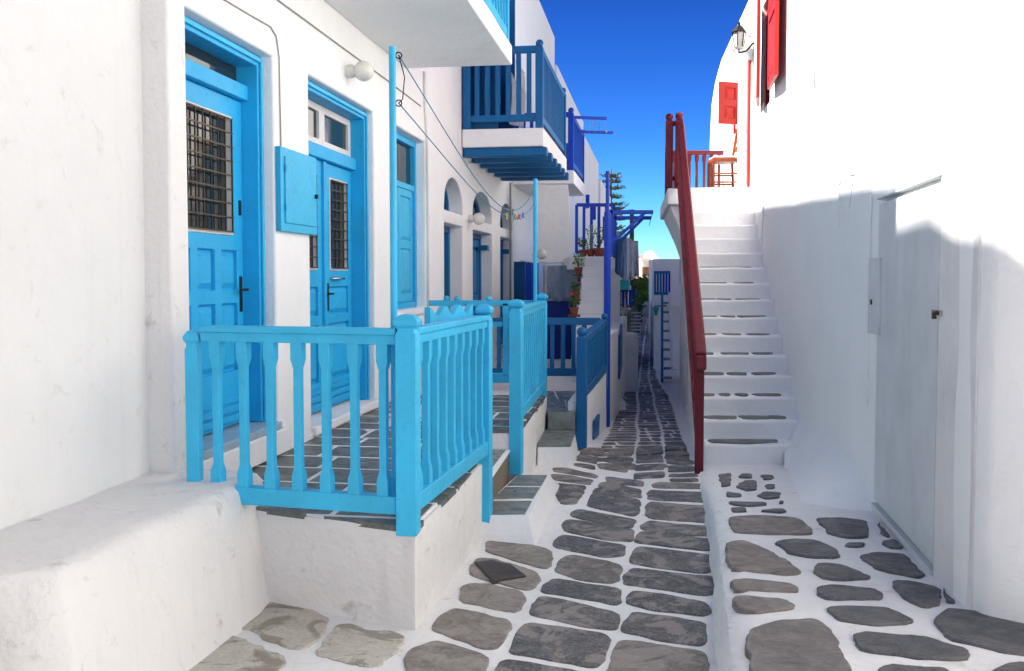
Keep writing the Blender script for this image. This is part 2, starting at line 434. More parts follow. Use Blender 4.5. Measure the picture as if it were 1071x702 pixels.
dr = MB(); add_stone(dr, [atz(*q, .012) for q in conv([(190,165),(250,158),(320,175),(368,212),(250,232)], 440, 540, 3.347)], .5, h=.012, wob=.004, it=0)
dr.v = [v for v in dr.v]
o = dr.build('drain_cover', simple('rusty_plate', (.06, .045, .04), .6, bmp=.5)); tag(o, 'small dark rusty metal drain plate let into the street paving', 'drain cover')

# raised flagstone terrace on the right, in front of the stair
pl = MB(); nY = 40; nX = 26
def pe(Y): return interp([(2.0, .54), (3.5, .83), (6.2, 1.33), (8.6, 1.70)], Y)
rows = []
for j in range(nY+1):
    Y = 2.0+j/nY*6.65
    r = []
    for i in range(nX+1):
        X = pe(Y)+(3.9-pe(Y))*(i/nX); p = Vector((X, Y, 0))
        e = -.03 if i == 0 else 0
        r.append(Vector((X+(.012*noise.noise(p*4) if i == 0 else 0), Y, pz(Y)+.006*noise.noise(p*3)+e)))
    rows.append(r)
base = len(pl.v)
for r in rows: pl.v += r
for j in range(nY):
    for i in range(nX):
        a = j*(nX+1)+i; pl.face([a, a+1, a+nX+2, a+nX+1])
k = len(pl.v)
for r in rows: pl.v.append(Vector((r[0].x-.05+.02*noise.noise(r[0]*3), r[0].y, -.05)))
for j in range(nY): pl.face([k+j, j*(nX+1), (j+1)*(nX+1), k+j+1])
struct(pl.build('pavement_flags_bed', 'mortar', smooth=True)); 
fs = MB()
P5 = [[(75,195),(150,190),(300,200),(350,235),(350,252),(200,255),(90,248),(70,215)], [(355,200),(450,200),(530,210),(530,262),(450,265),(400,250)],
 [(62,280),(110,272),(190,300),(280,350),(310,385),(250,388),(80,370),(63,330)], [(215,280),(280,268),(370,275),(435,310),(435,330),(340,332),(270,315)],
 [(455,282),(520,282),(520,296),(458,296)], [(565,215),(610,265),(570,250)], [(570,280),(620,270),(650,300),(600,300)], [(490,325),(560,313),(650,320),(720,390),(700,400),(560,370)],
 [(350,360),(380,348),(450,355),(550,400),(400,405),(355,385)], [(72,408),(100,402),(270,415),(305,435),(290,447),(90,438)], [(360,430),(400,421),(560,435),(592,455),(580,470),(400,468),(358,450)],
 [(82,465),(110,458),(260,470),(290,488),(280,500),(150,512),(95,495)], [(605,410),(660,408),(770,430),(765,490),(720,497),(660,470),(615,430)], [(775,430),(820,485),(785,480)],
 [(390,500),(450,490),(600,500),(685,535),(680,550),(560,557),(430,540)], [(740,540),(780,500),(900,510),(1047,545),(1100,570),(1100,660),(950,640),(800,600)],
 [(480,590),(520,580),(740,595),(880,645),(870,670),(700,665),(510,640)], [(125,580),(170,550),(350,533),(410,570),(450,640),(475,702),(470,760),(160,760),(140,700)],
 [(560,690),(640,685),(800,702),(820,760),(560,760)], [(940,700),(1000,678),(1100,685),(1100,760),(930,760)],
 [(35,55),(75,50),(77,90),(50,95)], [(105,52),(145,52),(147,66),(105,65)], [(175,55),(215,57),(215,72),(185,72)], [(95,95),(120,75),(160,75),(163,105),(130,110)],
 [(190,88),(220,88),(222,100),(195,102)], [(60,112),(110,122),(105,130),(65,128)], [(160,125),(190,113),(240,115),(240,130),(190,136)], [(72,145),(190,147),(198,155),(140,160),(78,155)],
 [(75,165),(125,165),(128,178),(80,178)], [(170,176),(250,168),(262,178),(240,183)], [(235,143),(248,143),(246,152),(236,151)]]
warm_light_tones = {0: .95, 2: 1.0, 9: .9, 11: .95, 17: .75}  # warm light on the left-hand flags, put into their stone tone
for i, l in enumerate(P5):
    add_stone(fs, [atf(*q, pz) for q in conv(l, 740, 480, 3.163)], warm_light_tones.get(i, rnd.uniform(0, .35)), h=.013, wob=.012)
struct(fs.build('pavement_flagstones', 'flag', fix=False))

# ------------------------------------------------------------------ railings
def post_mb(h, w=.1, knob=False):
    m = MB(); a = w/2
    m.lathe((0, 0, 0), [(a, 0), (a, h-.10), (a*.82, h-.085), (a*.82, h-.07), (a*1.18, h-.055), (a*1.18, h-.03), (a*.7, h-.006), (a*.2, h)] if not knob else
            [(a, 0), (a, h-.10), (a*.7, h-.09), (a*.7, h-.075)], sq=True)
    if knob: m.ball((0, 0, h-.045), a*1.05, 8)
    return m
def baluster_mb(h, w=.062, ww=.042):
    a, b = w/2, ww/2
    return MB().lathe((0, 0, 0), [(a, 0), (a, .1*h), (b, .16*h), (b, .82*h), (a, .88*h), (a, h)], sq=True)
def run(parent, A, B, mat, nb, zt, zb, th=.085, w=.075, e=.05, bw=.062, ww=.042, double=True, bmat=None, sl=0):
    """rails and balusters between two post centres; zt: top of top rail at A, zb: underside of bottom rail at A, sl: rise A->B"""
    A = Vector(A); B = Vector(B); d = Vector((B.x-A.x, B.y-A.y, 0)); L = d.length; d.normalize()
    rz = math.atan2(d.y, d.x)
    def q(s, z): return Vector((A.x+d.x*s, A.y+d.y*s, z+sl*s/L))
    m = MB()
    if double:
        m.bar(q(e, zt-.018), q(L-e, zt-.018), w*1.15, .034); m.bar(q(e, zt-.058), q(L-e, zt-.058), w*.85, .05)
    else: m.bar(q(e, zt-th/2), q(L-e, zt-th/2), w, th)
    m.build('top_rail', mat, parent, bevel=.006)
    MB().bar(q(e, zb+.045), q(L-e, zb+.045), w, .09).build('bottom_rail', mat, parent, bevel=.006)
    h = (zt-.075)-(zb+.085); src = None
    for i in range(nb):
        s = e+(L-2*e)*(i+.5 if nb > 0 else 0)/nb; p = q(s, zb+.085)
        if src is None: src = part_at('baluster', baluster_mb(h, bw, ww), bmat or mat, parent, p, rz, bevel=.004)
        else: inst(src, parent, p, rz)
def post(parent, p, ztop, mat, w=.1, knob=False, rz=0):
    return part_at('post', post_mb(ztop-p[2], w, knob), mat, parent, p, rz, bevel=.006)

# first terrace ------------------------------------------------------
A1 = atz(423, 546, .53); A1 = Vector((A1.x+.02, A1.y, .53))
B1 = atz(507, 562, .0); B1 = Vector((B1.x, B1.y, .53))
C2 = atz(540, 496, .145); D2 = at(567, 400, 9.9)
C2 = Vector((C2.x, C2.y, .53)); D2 = Vector((D2.x, D2.y, .53))
fl = LF.p(5.2, .40, 0); fl2 = LF.p(5.16, 0, 0); fb = LF.p(9.95, 0, 0)
AR = Vector((A1.x+.04, A1.y-.05, 0))
poly = [(fl2.x, fl2.y), (fl.x, fl.y-.04), (AR.x, AR.y), (B1.x-.015, B1.y-.03), (B1.x-.42, B1.y+.02), (C2.x-.5, C2.y-.02), (C2.x+.01, C2.y-.02), (C2.x+.045, C2.y-.02), (D2.x+.05, D2.y), (fb.x, fb.y)]
t = thing('raised_terrace', (-1, 6, 0), 'whitewashed raised terrace with grey slate floor behind the light blue railings', 'terrace')
MB().prism(poly, -.05, .50).build('wall', 'plaster_dirty', t, bevel=.02, rough=(.16, .012, 2.2))
MB().prism([(x-.02, y+.015) for x, y in poly], .5, .512).build('floor_bed', 'mortar', t)
sl = MB()
def inside(p, q):
    c = False; j = len(q)-1
    for i in range(len(q)):
        if (q[i][1] > p[1]) != (q[j][1] > p[1]) and p[0] < (q[j][0]-q[i][0])*(p[1]-q[i][1])/(q[j][1]-q[i][1])+q[i][0]: c = not c
        j = i
    return c
Y = 4.3; rr = 0
while Y < 10.2:
    d = rnd.uniform(.3, .42); n = -.1
    while n < 1.9:
        w = rnd.uniform(.38, .62)
        q = [LF.p(Y+.014, n+.016, 0), LF.p(Y+.014, n+w-.016, 0), LF.p(Y+d-.024, n+w-.016, 0), LF.p(Y+d-.024, n+.016, 0)]
        ps = [(v.x, v.y) for v in q]
        sub_ = [Vector(p_) for p_ in poly]; ok = True            # trim the slab at the terrace edge
        for i in range(4):
            a, b = Vector(ps[i]), Vector(ps[(i+1) % 4]); e = b-a; out = []
            for j in range(len(sub_)):
                p_, q_ = sub_[j], sub_[(j+1) % len(sub_)]; sp_, sq_ = e.x*(p_.y-a.y)-e.y*(p_.x-a.x), e.x*(q_.y-a.y)-e.y*(q_.x-a.x)
                if sp_ >= 0: out.append(p_)
                if (sp_ >= 0) != (sq_ >= 0): out.append(p_.lerp(q_, sp_/(sp_-sq_)))
            sub_ = out
            if len(sub_) < 3: ok = False; break
        if ok:
            ar_ = abs(sum(sub_[i].x*sub_[(i+1) % len(sub_)].y-sub_[(i+1) % len(sub_)].x*sub_[i].y for i in range(len(sub_))))/2
            if ar_ > .0008: add_stone(sl, [Vector((v.x, v.y, .512)) for v in sub_], rnd.random(), h=.001, wob=.0, it=0)
        n += w
    Y += d
sl.build('floor_slabs', 'slate', t, fix=False)

r1 = thing('front_railing', (A1.x, A1.y, .53), 'light blue wooden terrace railing beside the white ledge, nearest the viewer', 'railing', 'light blue terrace railings')
FL = LF.p(5.08, -.0, 0)
pl0 = at(206, 490, 5.0); W0 = Vector((pl0.x, pl0.y, .60))
post(r1, (W0.x-.01, W0.y, .60), 1.47, 'light', .07)
post(r1, (A1.x, A1.y, .47), 1.565, 'light', .105, rz=-.1)
run(r1, (W0.x, W0.y, 0), A1, 'light', 7, 1.495, .57, bw=.060, ww=.040)
B1r = Vector((B1.x, B1.y, 0))
post(r1, (B1.x, B1.y, .0), 1.565, 'light', .09, rz=-.23)
run(r1, A1, B1r, 'light', 9, 1.495, .57, bw=.056, ww=.038)
r2 = thing('side_railing', (C2.x, C2.y, .15), 'light blue wooden railing with round knobs beyond the white entry steps', 'railing', 'light blue terrace railings')
post(r2, (C2.x, C2.y, .145), 1.565, 'light', .1, rz=-.23)
post(r2, (D2.x, D2.y, .5), 1.575, 'light', .09, rz=-.23)
run(r2, C2, D2, 'light', 12, 1.50, .58, bw=.05, ww=.036)
r3 = thing('cross_railing', (-.4, 10, .53), 'light blue railing crossing the terrace from house wall to corner post', 'railing', 'light blue terrace railings')
E2 = LF.p(9.98, .05, 0); E2 = Vector((E2.x, E2.y, 0)); Dn = Vector((D2.x-.05, D2.y+.02, 0))
mid_ = at(512, 320, 9.93)
for px_ in (467, 478, 511):
    q = at(px_, 320, 9.95); part_at('post', post_mb(1.02+.03, .06, True), 'light', r3, (q.x, q.y, .512), 0, bevel=.004)
MB().bar((E2.x+.2, 9.95, 1.47), (Dn.x, 9.95, 1.47), .07, .06).build('top_rail', 'light', r3, bevel=.005)
MB().bar((E2.x+.2, 9.95, 1.25), (Dn.x, 9.95, 1.25), .04, .05).build('middle_rail', 'light', r3, bevel=.005)
MB().bar((E2.x+.2, 9.95, .69), (Dn.x, 9.95, .69), .06, .10).build('bottom_rail', 'light', r3, bevel=.005)
src = None
for px_ in (490, 529, 552):
    q = at(px_, 320, 9.95)
    if src is None: src = part_at('baluster', baluster_mb(.75, .07, .06), 'light', r3, (q.x, q.y, .72), 0, bevel=.004)
    else: inst(src, r3, (q.x, q.y, .72))
# scalloped gate, standing open along the inside of the railing
gt = thing('garden_gate', (B1.x-.1, B1.y-.1, .55), 'light blue gate with scalloped wavy top standing open behind the front railing', 'gate')
GUP = .03
ga = Vector((B1.x-.09, B1.y-.06, 0)); gb = at(447, 330, 5.55); gb.z = 0; d = (gb-ga); L = d.length; d.normalize(); nr = Vector((-d.y, d.x, 0))*.018
prof = []
for i in range(61):
    s = i/60*L; ph = (i/60)*3; z = 1.54+.03*math.cos(2*PI*ph)
    prof.append((s, z))
m = MB(); k = len(m.v)
for s, z in prof:
    for dz, sd in ((0, 1), (-.17, 1), (0, -1), (-.17, -1)):
        q = ga+d*s+nr*sd; m.v.append(Vector((q.x, q.y, z if dz == 0 else 1.36)))
for i in range(60):
    a = k+i*4; b = a+4
    m.face([a, b, b+1, a+1]); m.face([a+2, a+3, b+3, b+2]); m.face([a, a+2, b+2, b]); m.face([a+1, b+1, b+3, a+3])
m.face([k, k+1, k+3, k+2]); m.face([k+240, k+242, k+243, k+241])
m.build('top_board', 'light', gt)
for i in range(6):
    q = ga+d*(L*(i+.5)/6); src = MB().lathe((q.x, q.y, .62), [(.02, 0), (.02, .76)], sq=True).build('slat', 'light', gt)
MB().bar((*(ga.xy), .66), (*(gb.xy), .66), .04, .08).build('bottom_board', 'light', gt)
q = ga+d*(L-.12)+nr*1.6; MB().bar((q.x, q.y, 1.44), (q.x+.0, q.y+.14, 1.44), .015, .02).build('latch', 'iron', gt)

# steps from the lane to the first terrace
es = thing('entry_steps', (0, 7, 0), 'whitewashed entry steps with grey stone treads between two blue railing posts', 'steps', 'steps up to the terraces')
S = [atz(519, 540, .15), atz(553, 540, .15), atz(575, 497, .15), atz(541, 497, .15)]
B = [atz(519, 563, 0), atz(561, 574, 0), atz(588, 506, 0), atz(545, 500, 0)]
S[0] = Vector((B1.x-.1, S[0].y, .15)); B[0] = Vector((B1.x-.1, S[0].y-.06, 0)); 
B = [Vector((b.x, b.y, -.04)) for b in B]
MB().hexa(B+S).build('lower_step', 'plaster', es, bevel=.02, rough=(.12, .008, 4))
m = MB()
for i in range(3):
    a, b = i/3, (i+1)/3
    def lerp(u, v): return (S[0]*(1-u)+S[1]*u)*(1-v)+(S[3]*(1-u)+S[2]*u)*v
    add_stone(m, [lerp(.06, a+.03), lerp(.92, a+.03), lerp(.92, b-.02), lerp(.06, b-.02)], .9, h=.008, wob=.004, it=0)
m.build('tread_slabs', 'marble', es, fix=False)
u0, u1 = Vector((B1.x+.0, B1.y+.03, 0)), Vector((C2.x-.06, C2.y-.03, 0))
m = MB().prism([(u0.x-.45, u0.y), (u0.x, u0.y), (u1.x, u1.y), (u1.x-.5, u1.y)], .0, .335); m.build('upper_step', simple('brown_stone', (.22, .18, .13), .7, bmp=.5), es, bevel=.006)
MB().prism([(u0.x-.45, u0.y), (u0.x+.012, u0.y), (u1.x+.012, u1.y), (u1.x-.5, u1.y)], .335, .35).build('upper_step_edge', 'plaster', es)
m = MB(); add_stone(m, [Vector((u0.x-.43, u0.y+.02, .35)), Vector((u0.x-.03, u0.y+.02, .35)), Vector((u1.x-.03, u1.y-.03, .35)), Vector((u1.x-.47, u1.y-.03, .35))], .7, h=.006, it=0)
m.build('upper_tread', 'marble', es, fix=False)

# third terrace (deep blue railing)
N3 = atz(608, 468, 0); F3 = at(632, 400, 11.5)
t3 = thing('raised_terrace', (.5, 11, 0), 'whitewashed terrace with bluish floor slabs enclosed by the deep blue railing', 'terrace')
f1, f2 = LF.p(9.97, 0, 0), LF.p(16.2, 0, 0); c3 = Vector((D2.x+.04, D2.y+.02, 0))
p3 = [(f1.x, f1.y), (c3.x, c3.y), (N3.x, N3.y+.05), (F3.x+.02, F3.y+.1), (F3.x-.03, F3.y+.12), (1.62, 15.9), (f2.x, f2.y)]
MB().prism(p3, -.3, .36).build('wall', 'plaster', t3, bevel=.015)
m = MB()
k0 = Vector((N3.x+.015, N3.y, 0)); k1 = Vector((F3.x+.03, F3.y, 0))
dd = (k1-k0).normalized(); nn = Vector((-dd.y, dd.x, 0))*.16
m.hexa([(k0.x, k0.y, -.1), (k1.x, k1.y, -.15), (k1.x+nn.x, k1.y+nn.y, -.15), (k0.x+nn.x, k0.y+nn.y, -.1), (k0.x, k0.y, .47), (k1.x, k1.y, .62), (k1.x+nn.x, k1.y+nn.y, .62), (k0.x+nn.x, k0.y+nn.y, .47)])
m.build('side_wall', 'plaster', t3, bevel=.015, rough=(.2, .01, 3))
m = MB()
for (a, b, c_, d_) in ((.0, .33, 0, .5), (.33, .62, 0, .5), (.62, 1, 0, .5), (0, .5, .5, 1), (.5, 1, .5, 1)):
    def bl(u, v): return (Vector((c3.x+.02, 9.9, 0))*(1-u)+Vector((N3.x-.02, 9.95, 0))*u)*(1-v)+(Vector((.0, 11.5, 0))*(1-u)+Vector((F3.x-.1, 11.5, 0))*u)*v
    ps = [bl(a+.01, c_+.01), bl(b-.01, c_+.01), bl(b-.01, d_-.01), bl(a+.01, d_-.01)]
    add_stone(m, [Vector((v.x, v.y, .36)) for v in ps], rnd.random(), h=.008, wob=.004, it=0)
m.build('floor_slabs', stone('blue_grey_slab', [(0, (.12, .19, .23)), (1, (.17, .25, .28))], .4, (.08, .12, .16), .35), t3, fix=False)
v = MB(); a = at(621, 446, 10.4); v.hexa([at(621, 460, 10.35)+Vector((.006, 0, 0)), at(626, 455, 10.75)+Vector((.006, 0, 0)), at(626, 455, 10.75)+Vector((-.02, 0, 0)), at(621, 460, 10.35)+Vector((-.02, 0, 0)),
   at(622, 440, 10.35)+Vector((.006, 0, 0)), at(627, 433, 10.75)+Vector((.006, 0, 0)), at(627, 433, 10.75)+Vector((-.02, 0, 0)), at(622, 440, 10.35)+Vector((-.02, 0, 0))])
v.build('vent_door', 'teal', t3)
r4 = thing('low_railing', (N3.x, N3.y, 0), 'deep blue wooden railing round the small terrace with bluish floor', 'railing')
post(r4, (N3.x-.0, N3.y-.03, 0), 1.23, 'teal', .1, True, -.24)
post(r4, (F3.x, F3.y, .4), 1.31, 'teal', .08, True, -.24)
run(r4, Vector((N3.x, N3.y, 0)), F3, 'teal', 15, 1.14, .50, bw=.045, ww=.035, sl=.10)
X3 = LF.p(11.55, .05, 0); run(r4, Vector((X3.x+.3, 11.5, 0)), F3, 'teal', 12, 1.25, .55, bw=.055, ww=.05, double=False)
es3 = thing('entry_steps', (.6, 9.3, 0), 'grey green marble steps with white base up to the small terrace', 'steps', 'steps up to the terraces')
q0, q1 = atz(573, 487, 0), atz(598, 492, 0)
xa, xb = D2.x+.06-.13, q1.x
m = MB().hexa([(q0.x-.1, 8.75, -.05), (q1.x+.03, 8.75, -.05), (N3.x-.03, N3.y-.05, -.05), (D2.x+.05, 9.95, -.05), (q0.x-.1, 8.8, .17), (q1.x, 8.8, .17), (N3.x-.07, N3.y-.05, .17), (D2.x+.05, 9.95, .17)])
m.build('lower_step', 'plaster', es3, bevel=.015)
MB().hexa([(q0.x-.09, 8.80, .17), (q1.x+.005, 8.80, .17), (N3.x-.06, N3.y-.06, .17), (D2.x+.06, 9.9, .17), (q0.x-.09, 8.80, .20), (q1.x+.005, 8.80, .20), (N3.x-.06, N3.y-.06, .20), (D2.x+.06, 9.9, .20)]).build('lower_tread', 'marble', es3, bevel=.004)
MB().hexa([(D2.x+.05, 9.62, .2), (N3.x-.07, 9.62, .2), (N3.x-.07, 9.98, .2), (D2.x+.05, 9.98, .2), (D2.x+.05, 9.62, .372), (N3.x-.07, 9.62, .372), (N3.x-.07, 9.98, .372), (D2.x+.05, 9.98, .372)]).build('upper_step', 'marble', es3, bevel=.006)

# ------------------------------------------------------------------ left houses
def rectl(a, b, z0, z1): return [(a, z0), (b, z0), (b, z1), (a, z1)]
def archl(a, b, z0, zs, zt, n=14):
    c = (a+b)/2; r = (b-a)/2
    return [(a, z0), (b, z0)]+[(c+r*math.cos(PI*i/n), zs+(zt-zs)*math.sin(PI*i/n)) for i in range(n+1)]
def slab(F, Y0, Y1, n0, n1, z0, z1): return MB().fb(F, Y0, Y1, n0, n1, z0, z1)

# near house with masonry ledge
h0 = thing('white_house', LF.p(3, -.3, 0), 'plain whitewashed house wall at the left edge above the masonry ledge', 'house', 'whitewashed houses of the lane')
MB().wall(LF, [(5.16, -.05), (5.16, 7.74), (4.45, 7.74), (3.98, 7.62), (3.68, 7.60), (3.4, 7.70), (2.8, 8.0), (-14, 8.2), (-14, -.05)], [], -.15, -.5).build('wall', 'plaster', h0, rough=(.5, .012, .9), smooth=False); h0.children[0].data.materials[0] = plaster('near_whitewash', (.72, .72, .71), .7, 1.2)  # unseen top edge notched to shape the shadow line on the right wall
MB().fb(LF, 5.15, 5.34, -.5, .004, .3, 7.5).build('pilaster', 'plaster_dirty', h0, bevel=.02, seg=3, rough=(.3, .006, 3))
MB().fb(LF, -14, 5.34, -6, -.45, 7.2, 7.5).build('roof', 'plaster', h0)
MB().fb(LF, -14, -13.7, -6, -.45, 0, 7.2).build('side_wall', 'plaster', h0)
m = MB()                                        # ledge: lofted cross-sections, slightly battered, rounded top edge
secs = []
for j in range(42):
    Yv = 3.36+(5.30-3.36)*j/41
    tail = min(1, (j/3.0))**.5
    n_top = .42*tail+.0*(1-tail)+.02*math.sin(Yv*3); hgt = .67
    nb = n_top+.115
    prof = [(nb+.03, -.04), (nb-.01, .05), (nb-.03, .2), (nb-.055, .4), (nb-.08, .55), (n_top+.02, .63), (n_top-.015, .665), (n_top-.07, .675), (n_top*.5, .675), (-.12, .68), (-.2, .68)]
    secs.append([LF.p(Yv-(1-tail)*.02, n+(0 if tail == 1 else 0), z) for n, z in prof])
for sct in secs:
    for p in sct: m.v.append(p+Vector((noise.noise(p*3.2)*.012+noise.noise(p*9)*.004, 0, (noise.noise(p*3+Vector((5, 5, 5)))*.008 if p.z > .1 else 0))))
np_ = len(secs[0])
for j in range(len(secs)-1):
    for i in range(np_-1):
        a = j*np_+i; m.face([a, a+1, a+np_+1, a+np_])
m.face(list(range(np_))); m.face([(len(secs)-1)*np_+i for i in range(np_)])
m.build('ledge', 'plaster_dirty', h0, smooth=True)

# house with two blue doors
DT = 3.24
yD1 = (5.345, LF.on(289, 300)[0]); yD2 = (LF.on(325, 300)[0], LF.on(392.5, 300)[0]); yW = (LF.on(411, 250)[0], LF.on(445, 250)[0])
h1 = thing('white_house', LF.p(8, -.2, 0), 'whitewashed house with two light blue doors opening on the near terrace', 'house', 'whitewashed houses of the lane')
YE1 = LF.on(450, 200)[0]
holes = [rectl(yD1[0]+.001, yD1[1], .70, DT), rectl(*yD2, .56, DT+.02), rectl(*yW, 1.40, DT+.02)]
# upper door behind the balcony
MB().wall(LF, [(5.20, -.05), (YE1, -.05), (YE1, 7.9), (5.20, 7.9)], holes, 0, -.32).build('wall', 'plaster_clean', h1, bevel=.022, seg=3)
MB().fb(LF, 5.34, YE1, -6, -.32, 7.6, 7.85).build('roof', 'plaster', h1)
MB().fb(LF, 5.36, YE1-.02, -.9, -.85, .3, 7.5).build('interior_backing', 'inside', h1)

def grille(F, Y0, Y1, n, z0, z1, ny, nz, mat, parent):
    m = MB()
    for i in range(ny+1):
        y = Y0+(Y1-Y0)*i/ny; m.bar(F.p(y, n, z0), F.p(y, n, z1), .009, .009)
    for i in range(nz+1):
        z = z0+(z1-z0)*i/nz; m.bar(F.p(Y0, n+.006, z), F.p(Y1, n+.006, z), .009, .009)
    m.build('grille', mat, parent)
def raised(m, F, Y0, Y1, n, z0, z1, d=.02):    # bevelled raised panel
    i = .035
    a = [F.p(Y0, n, z0), F.p(Y1, n, z0), F.p(Y1, n, z1), F.p(Y0, n, z1)]
    b = [F.p(Y0+i, n+d, z0+i), F.p(Y1-i, n+d, z0+i), F.p(Y1-i, n+d, z1-i), F.p(Y0+i, n+d, z1-i)]
    k = len(m.v); m.v += a+b
    for q in range(4): m.face([k+q, k+(q+1) % 4, k+4+(q+1) % 4, k+4+q])
    m.face([k+4, k+5, k+6, k+7])
def leaf_door(parent, F, Y0, Y1, n, z0, z1, mat, win=None, panels=(), cols=2, handle=None, bars=(6, 9), wmat='wframe'):
    """framed door leaf: stiles and rails with recessed field, raised panels, a grilled light"""
    fld = MB(); holes = []
    if win: holes.append(rectl(Y0+win[0], Y1-win[0], win[1], win[2]))
    pan = []
    W = Y1-Y0; st_ = .095
    cw = (W-st_*(cols+1))/cols
    for (a, b) in panels:
        for c in range(cols):
            y0 = Y0+st_+c*(cw+st_); holes.append(rectl(y0, y0+cw, a, b)); pan.append((y0, y0+cw, a, b))
    lf = MB().wall(F, rectl(Y0, Y1, z0, z1), holes, n, n-.045).build('door', mat, parent, bevel=.006)
    m = MB().fb(F, Y0+.02, Y1-.02, n-.05, n-.03, z0+.01, (win[1] if win else z1)-.01)
    for p in pan: raised(m, F, p[0]+.012, p[1]-.012, n-.029, p[2]+.012, p[3]-.012, .022)
    m.build('panel', mat, lf, bevel=0)
    if win:
        y0, y1 = Y0+win[0], Y1-win[0]
        MB().fb(F, y0, y1, n-.036, n-.030, win[1], win[2]).build('glass', 'glass', lf)
        f = MB(); w = .022
        f.fb(F, y0+.001, y0+w, n-.029, n+.004, win[1]+.001, win[2]-.001); f.fb(F, y1-w, y1-.001, n-.029, n+.004, win[1]+.001, win[2]-.001)
        f.fb(F, y0+w, y1-w, n-.029, n+.003, win[1]+.001, win[1]+w); f.fb(F, y0+w, y1-w, n-.029, n+.003, win[2]-w, win[2]-.001)
        f.build('light_frame', wmat, lf)
        grille(F, y0+w, y1-w, n+.012, win[1]+w, win[2]-w, bars[0], bars[1], 'bronze', lf)
    # weather mouldings at the foot
    f = MB()
    for i, h_ in enumerate((.03, .09, .15)): f.fb(F, Y0+.01, Y1-.01, n+.001, n+.022-.005*i, z0+h_, z0+h_+.045)
    f.build('weather_board', mat, lf, bevel=.004)
    if handle:
        y, z = handle; f = MB().fb(F, y-.018, y+.018, n, n+.008, z-.15, z+.09); f.bar(F.p(y, n, z), F.p(y, n+.05, z), .016, .016); f.bar(F.p(y+.01, n+.05, z), F.p(y-.11, n+.05, z), .014, .018)
        f.build('handle', 'iron', lf, bevel=.003)
    return lf
def frame_ring(F, Y0, Y1, n0, n1, z0, z1, w, mat, parent, name='door_frame', bottom=False):
    m = MB(); m.fb(F, Y0, Y0+w, n0, n1, z0, z1); m.fb(F, Y1-w, Y1, n0, n1, z0, z1); m.fb(F, Y0+w, Y1-w, n0, n1-.002, z1-w, z1)
    if bottom: m.fb(F, Y0+w, Y1-w, n0, n1-.002, z0, z0+w)
    return m.build(name, mat, parent, bevel=.006)
# door 1
a, b = yD1[0]+.003, yD1[1]-.002
frame_ring(LF, a, b, -.28, -.085, .752, DT-.002, .075, 'door', h1)
frame_ring(LF, a+.02, b-.02, -.084, -.065, .752, DT-.02, .03, 'light', h1, 'door_architrave')
MB().fb(LF, a+.075, b-.075, -.27, -.15, 2.93, 3.03).build('transom_bar', 'door', h1, bevel=.008)
MB().fb(LF, a+.075, b-.075, -.245, -.235, 3.03, DT-.08).build('transom_glass', 'glass', h1)
MB().fb(LF, a+.1, b-.45, -.30, -.28, 2.9, DT).build('curtain', 'redcloth', h1)
dl = leaf_door(h1, LF, a+.078, b-.078, -.20, .76, 2.925, 'door', win=(.16, 2.02, 2.80), panels=((1.66, 1.92), (1.12, 1.57)), cols=3, handle=(b-.13, 1.66), bars=(7, 8))
MB().fb(LF, b-.145, b-.115, -.20, -.192, 2.16, 2.26).build('lock', 'iron', dl)
MB().fb(LF, yD1[0]+.02, yD1[1]-.004, -.30, .035, .702, .75).build('door_sill', simple('pale_blue_marble', (.35, .48, .58), .4), h1, bevel=.006)
MB().fb(LF, yD1[0]+.02, yD1[1]+.12, .002, .05, .53, .699).build('door_step', 'plaster', h1, bevel=.01)
# door 2: double leaf with white framed lights above
a, b = yD2[0]+.002, yD2[1]-.002; c = (a+b)/2
frame_ring(LF, a, b, -.28, -.07, .60, DT+.018, .075, 'door', h1)
frame_ring(LF, a+.02, b-.02, -.069, -.05, .60, DT, .03, 'light', h1, 'door_architrave')
MB().fb(LF, a+.075, b-.075, -.27, -.15, 2.72, 2.83).build('transom_bar', 'door', h1, bevel=.008)
for (y0, y1) in ((a+.078, c-.004), (c+.004, b-.078)):
    f = frame_ring(LF, y0, y1, -.25, -.20, 2.833, DT-.06, .06, 'wframe', h1, 'transom_window', True)
    MB().fb(LF, y0+.06, y1-.06, -.232, -.227, 2.893, DT-.12).build('pane', 'glass', f)
    MB().fb(LF, y0+.02, y0+.25, -.30, -.29, 2.85, DT-.08).build('curtain', 'redcloth', f)
leaf_door(h1, LF, a+.078, c-.03, -.20, .62, 2.715, 'door', win=(.13, 1.80, 2.60), panels=((1.42, 1.66), (.86, 1.34)), cols=1, bars=(4, 9))
l2 = leaf_door(h1, LF, c+.03, b-.078, -.20, .62, 2.715, 'door', win=(.13, 1.80, 2.60), panels=((1.42, 1.66), (.86, 1.34)), cols=1, handle=(c+.10, 1.60), bars=(4, 9))
MB().fb(LF, c-.028, c+.028, -.21, -.175, .62, 2.715).build('centre_stile', 'door', h1, bevel=.008)
MB().tube([LF.p(c+.16, -.20, 1.73), LF.p(c+.18, -.16, 1.73), LF.p(c+.42, -.16, 1.73), LF.p(c+.44, -.20, 1.73)], .011).build('pull_handle', 'chrome', l2, smooth=True)
MB().fb(LF, yD2[0]+.01, yD2[1]-.01, -.30, .03, .53, .60).build('door_sill', 'plaster_clean', h1, bevel=.01)
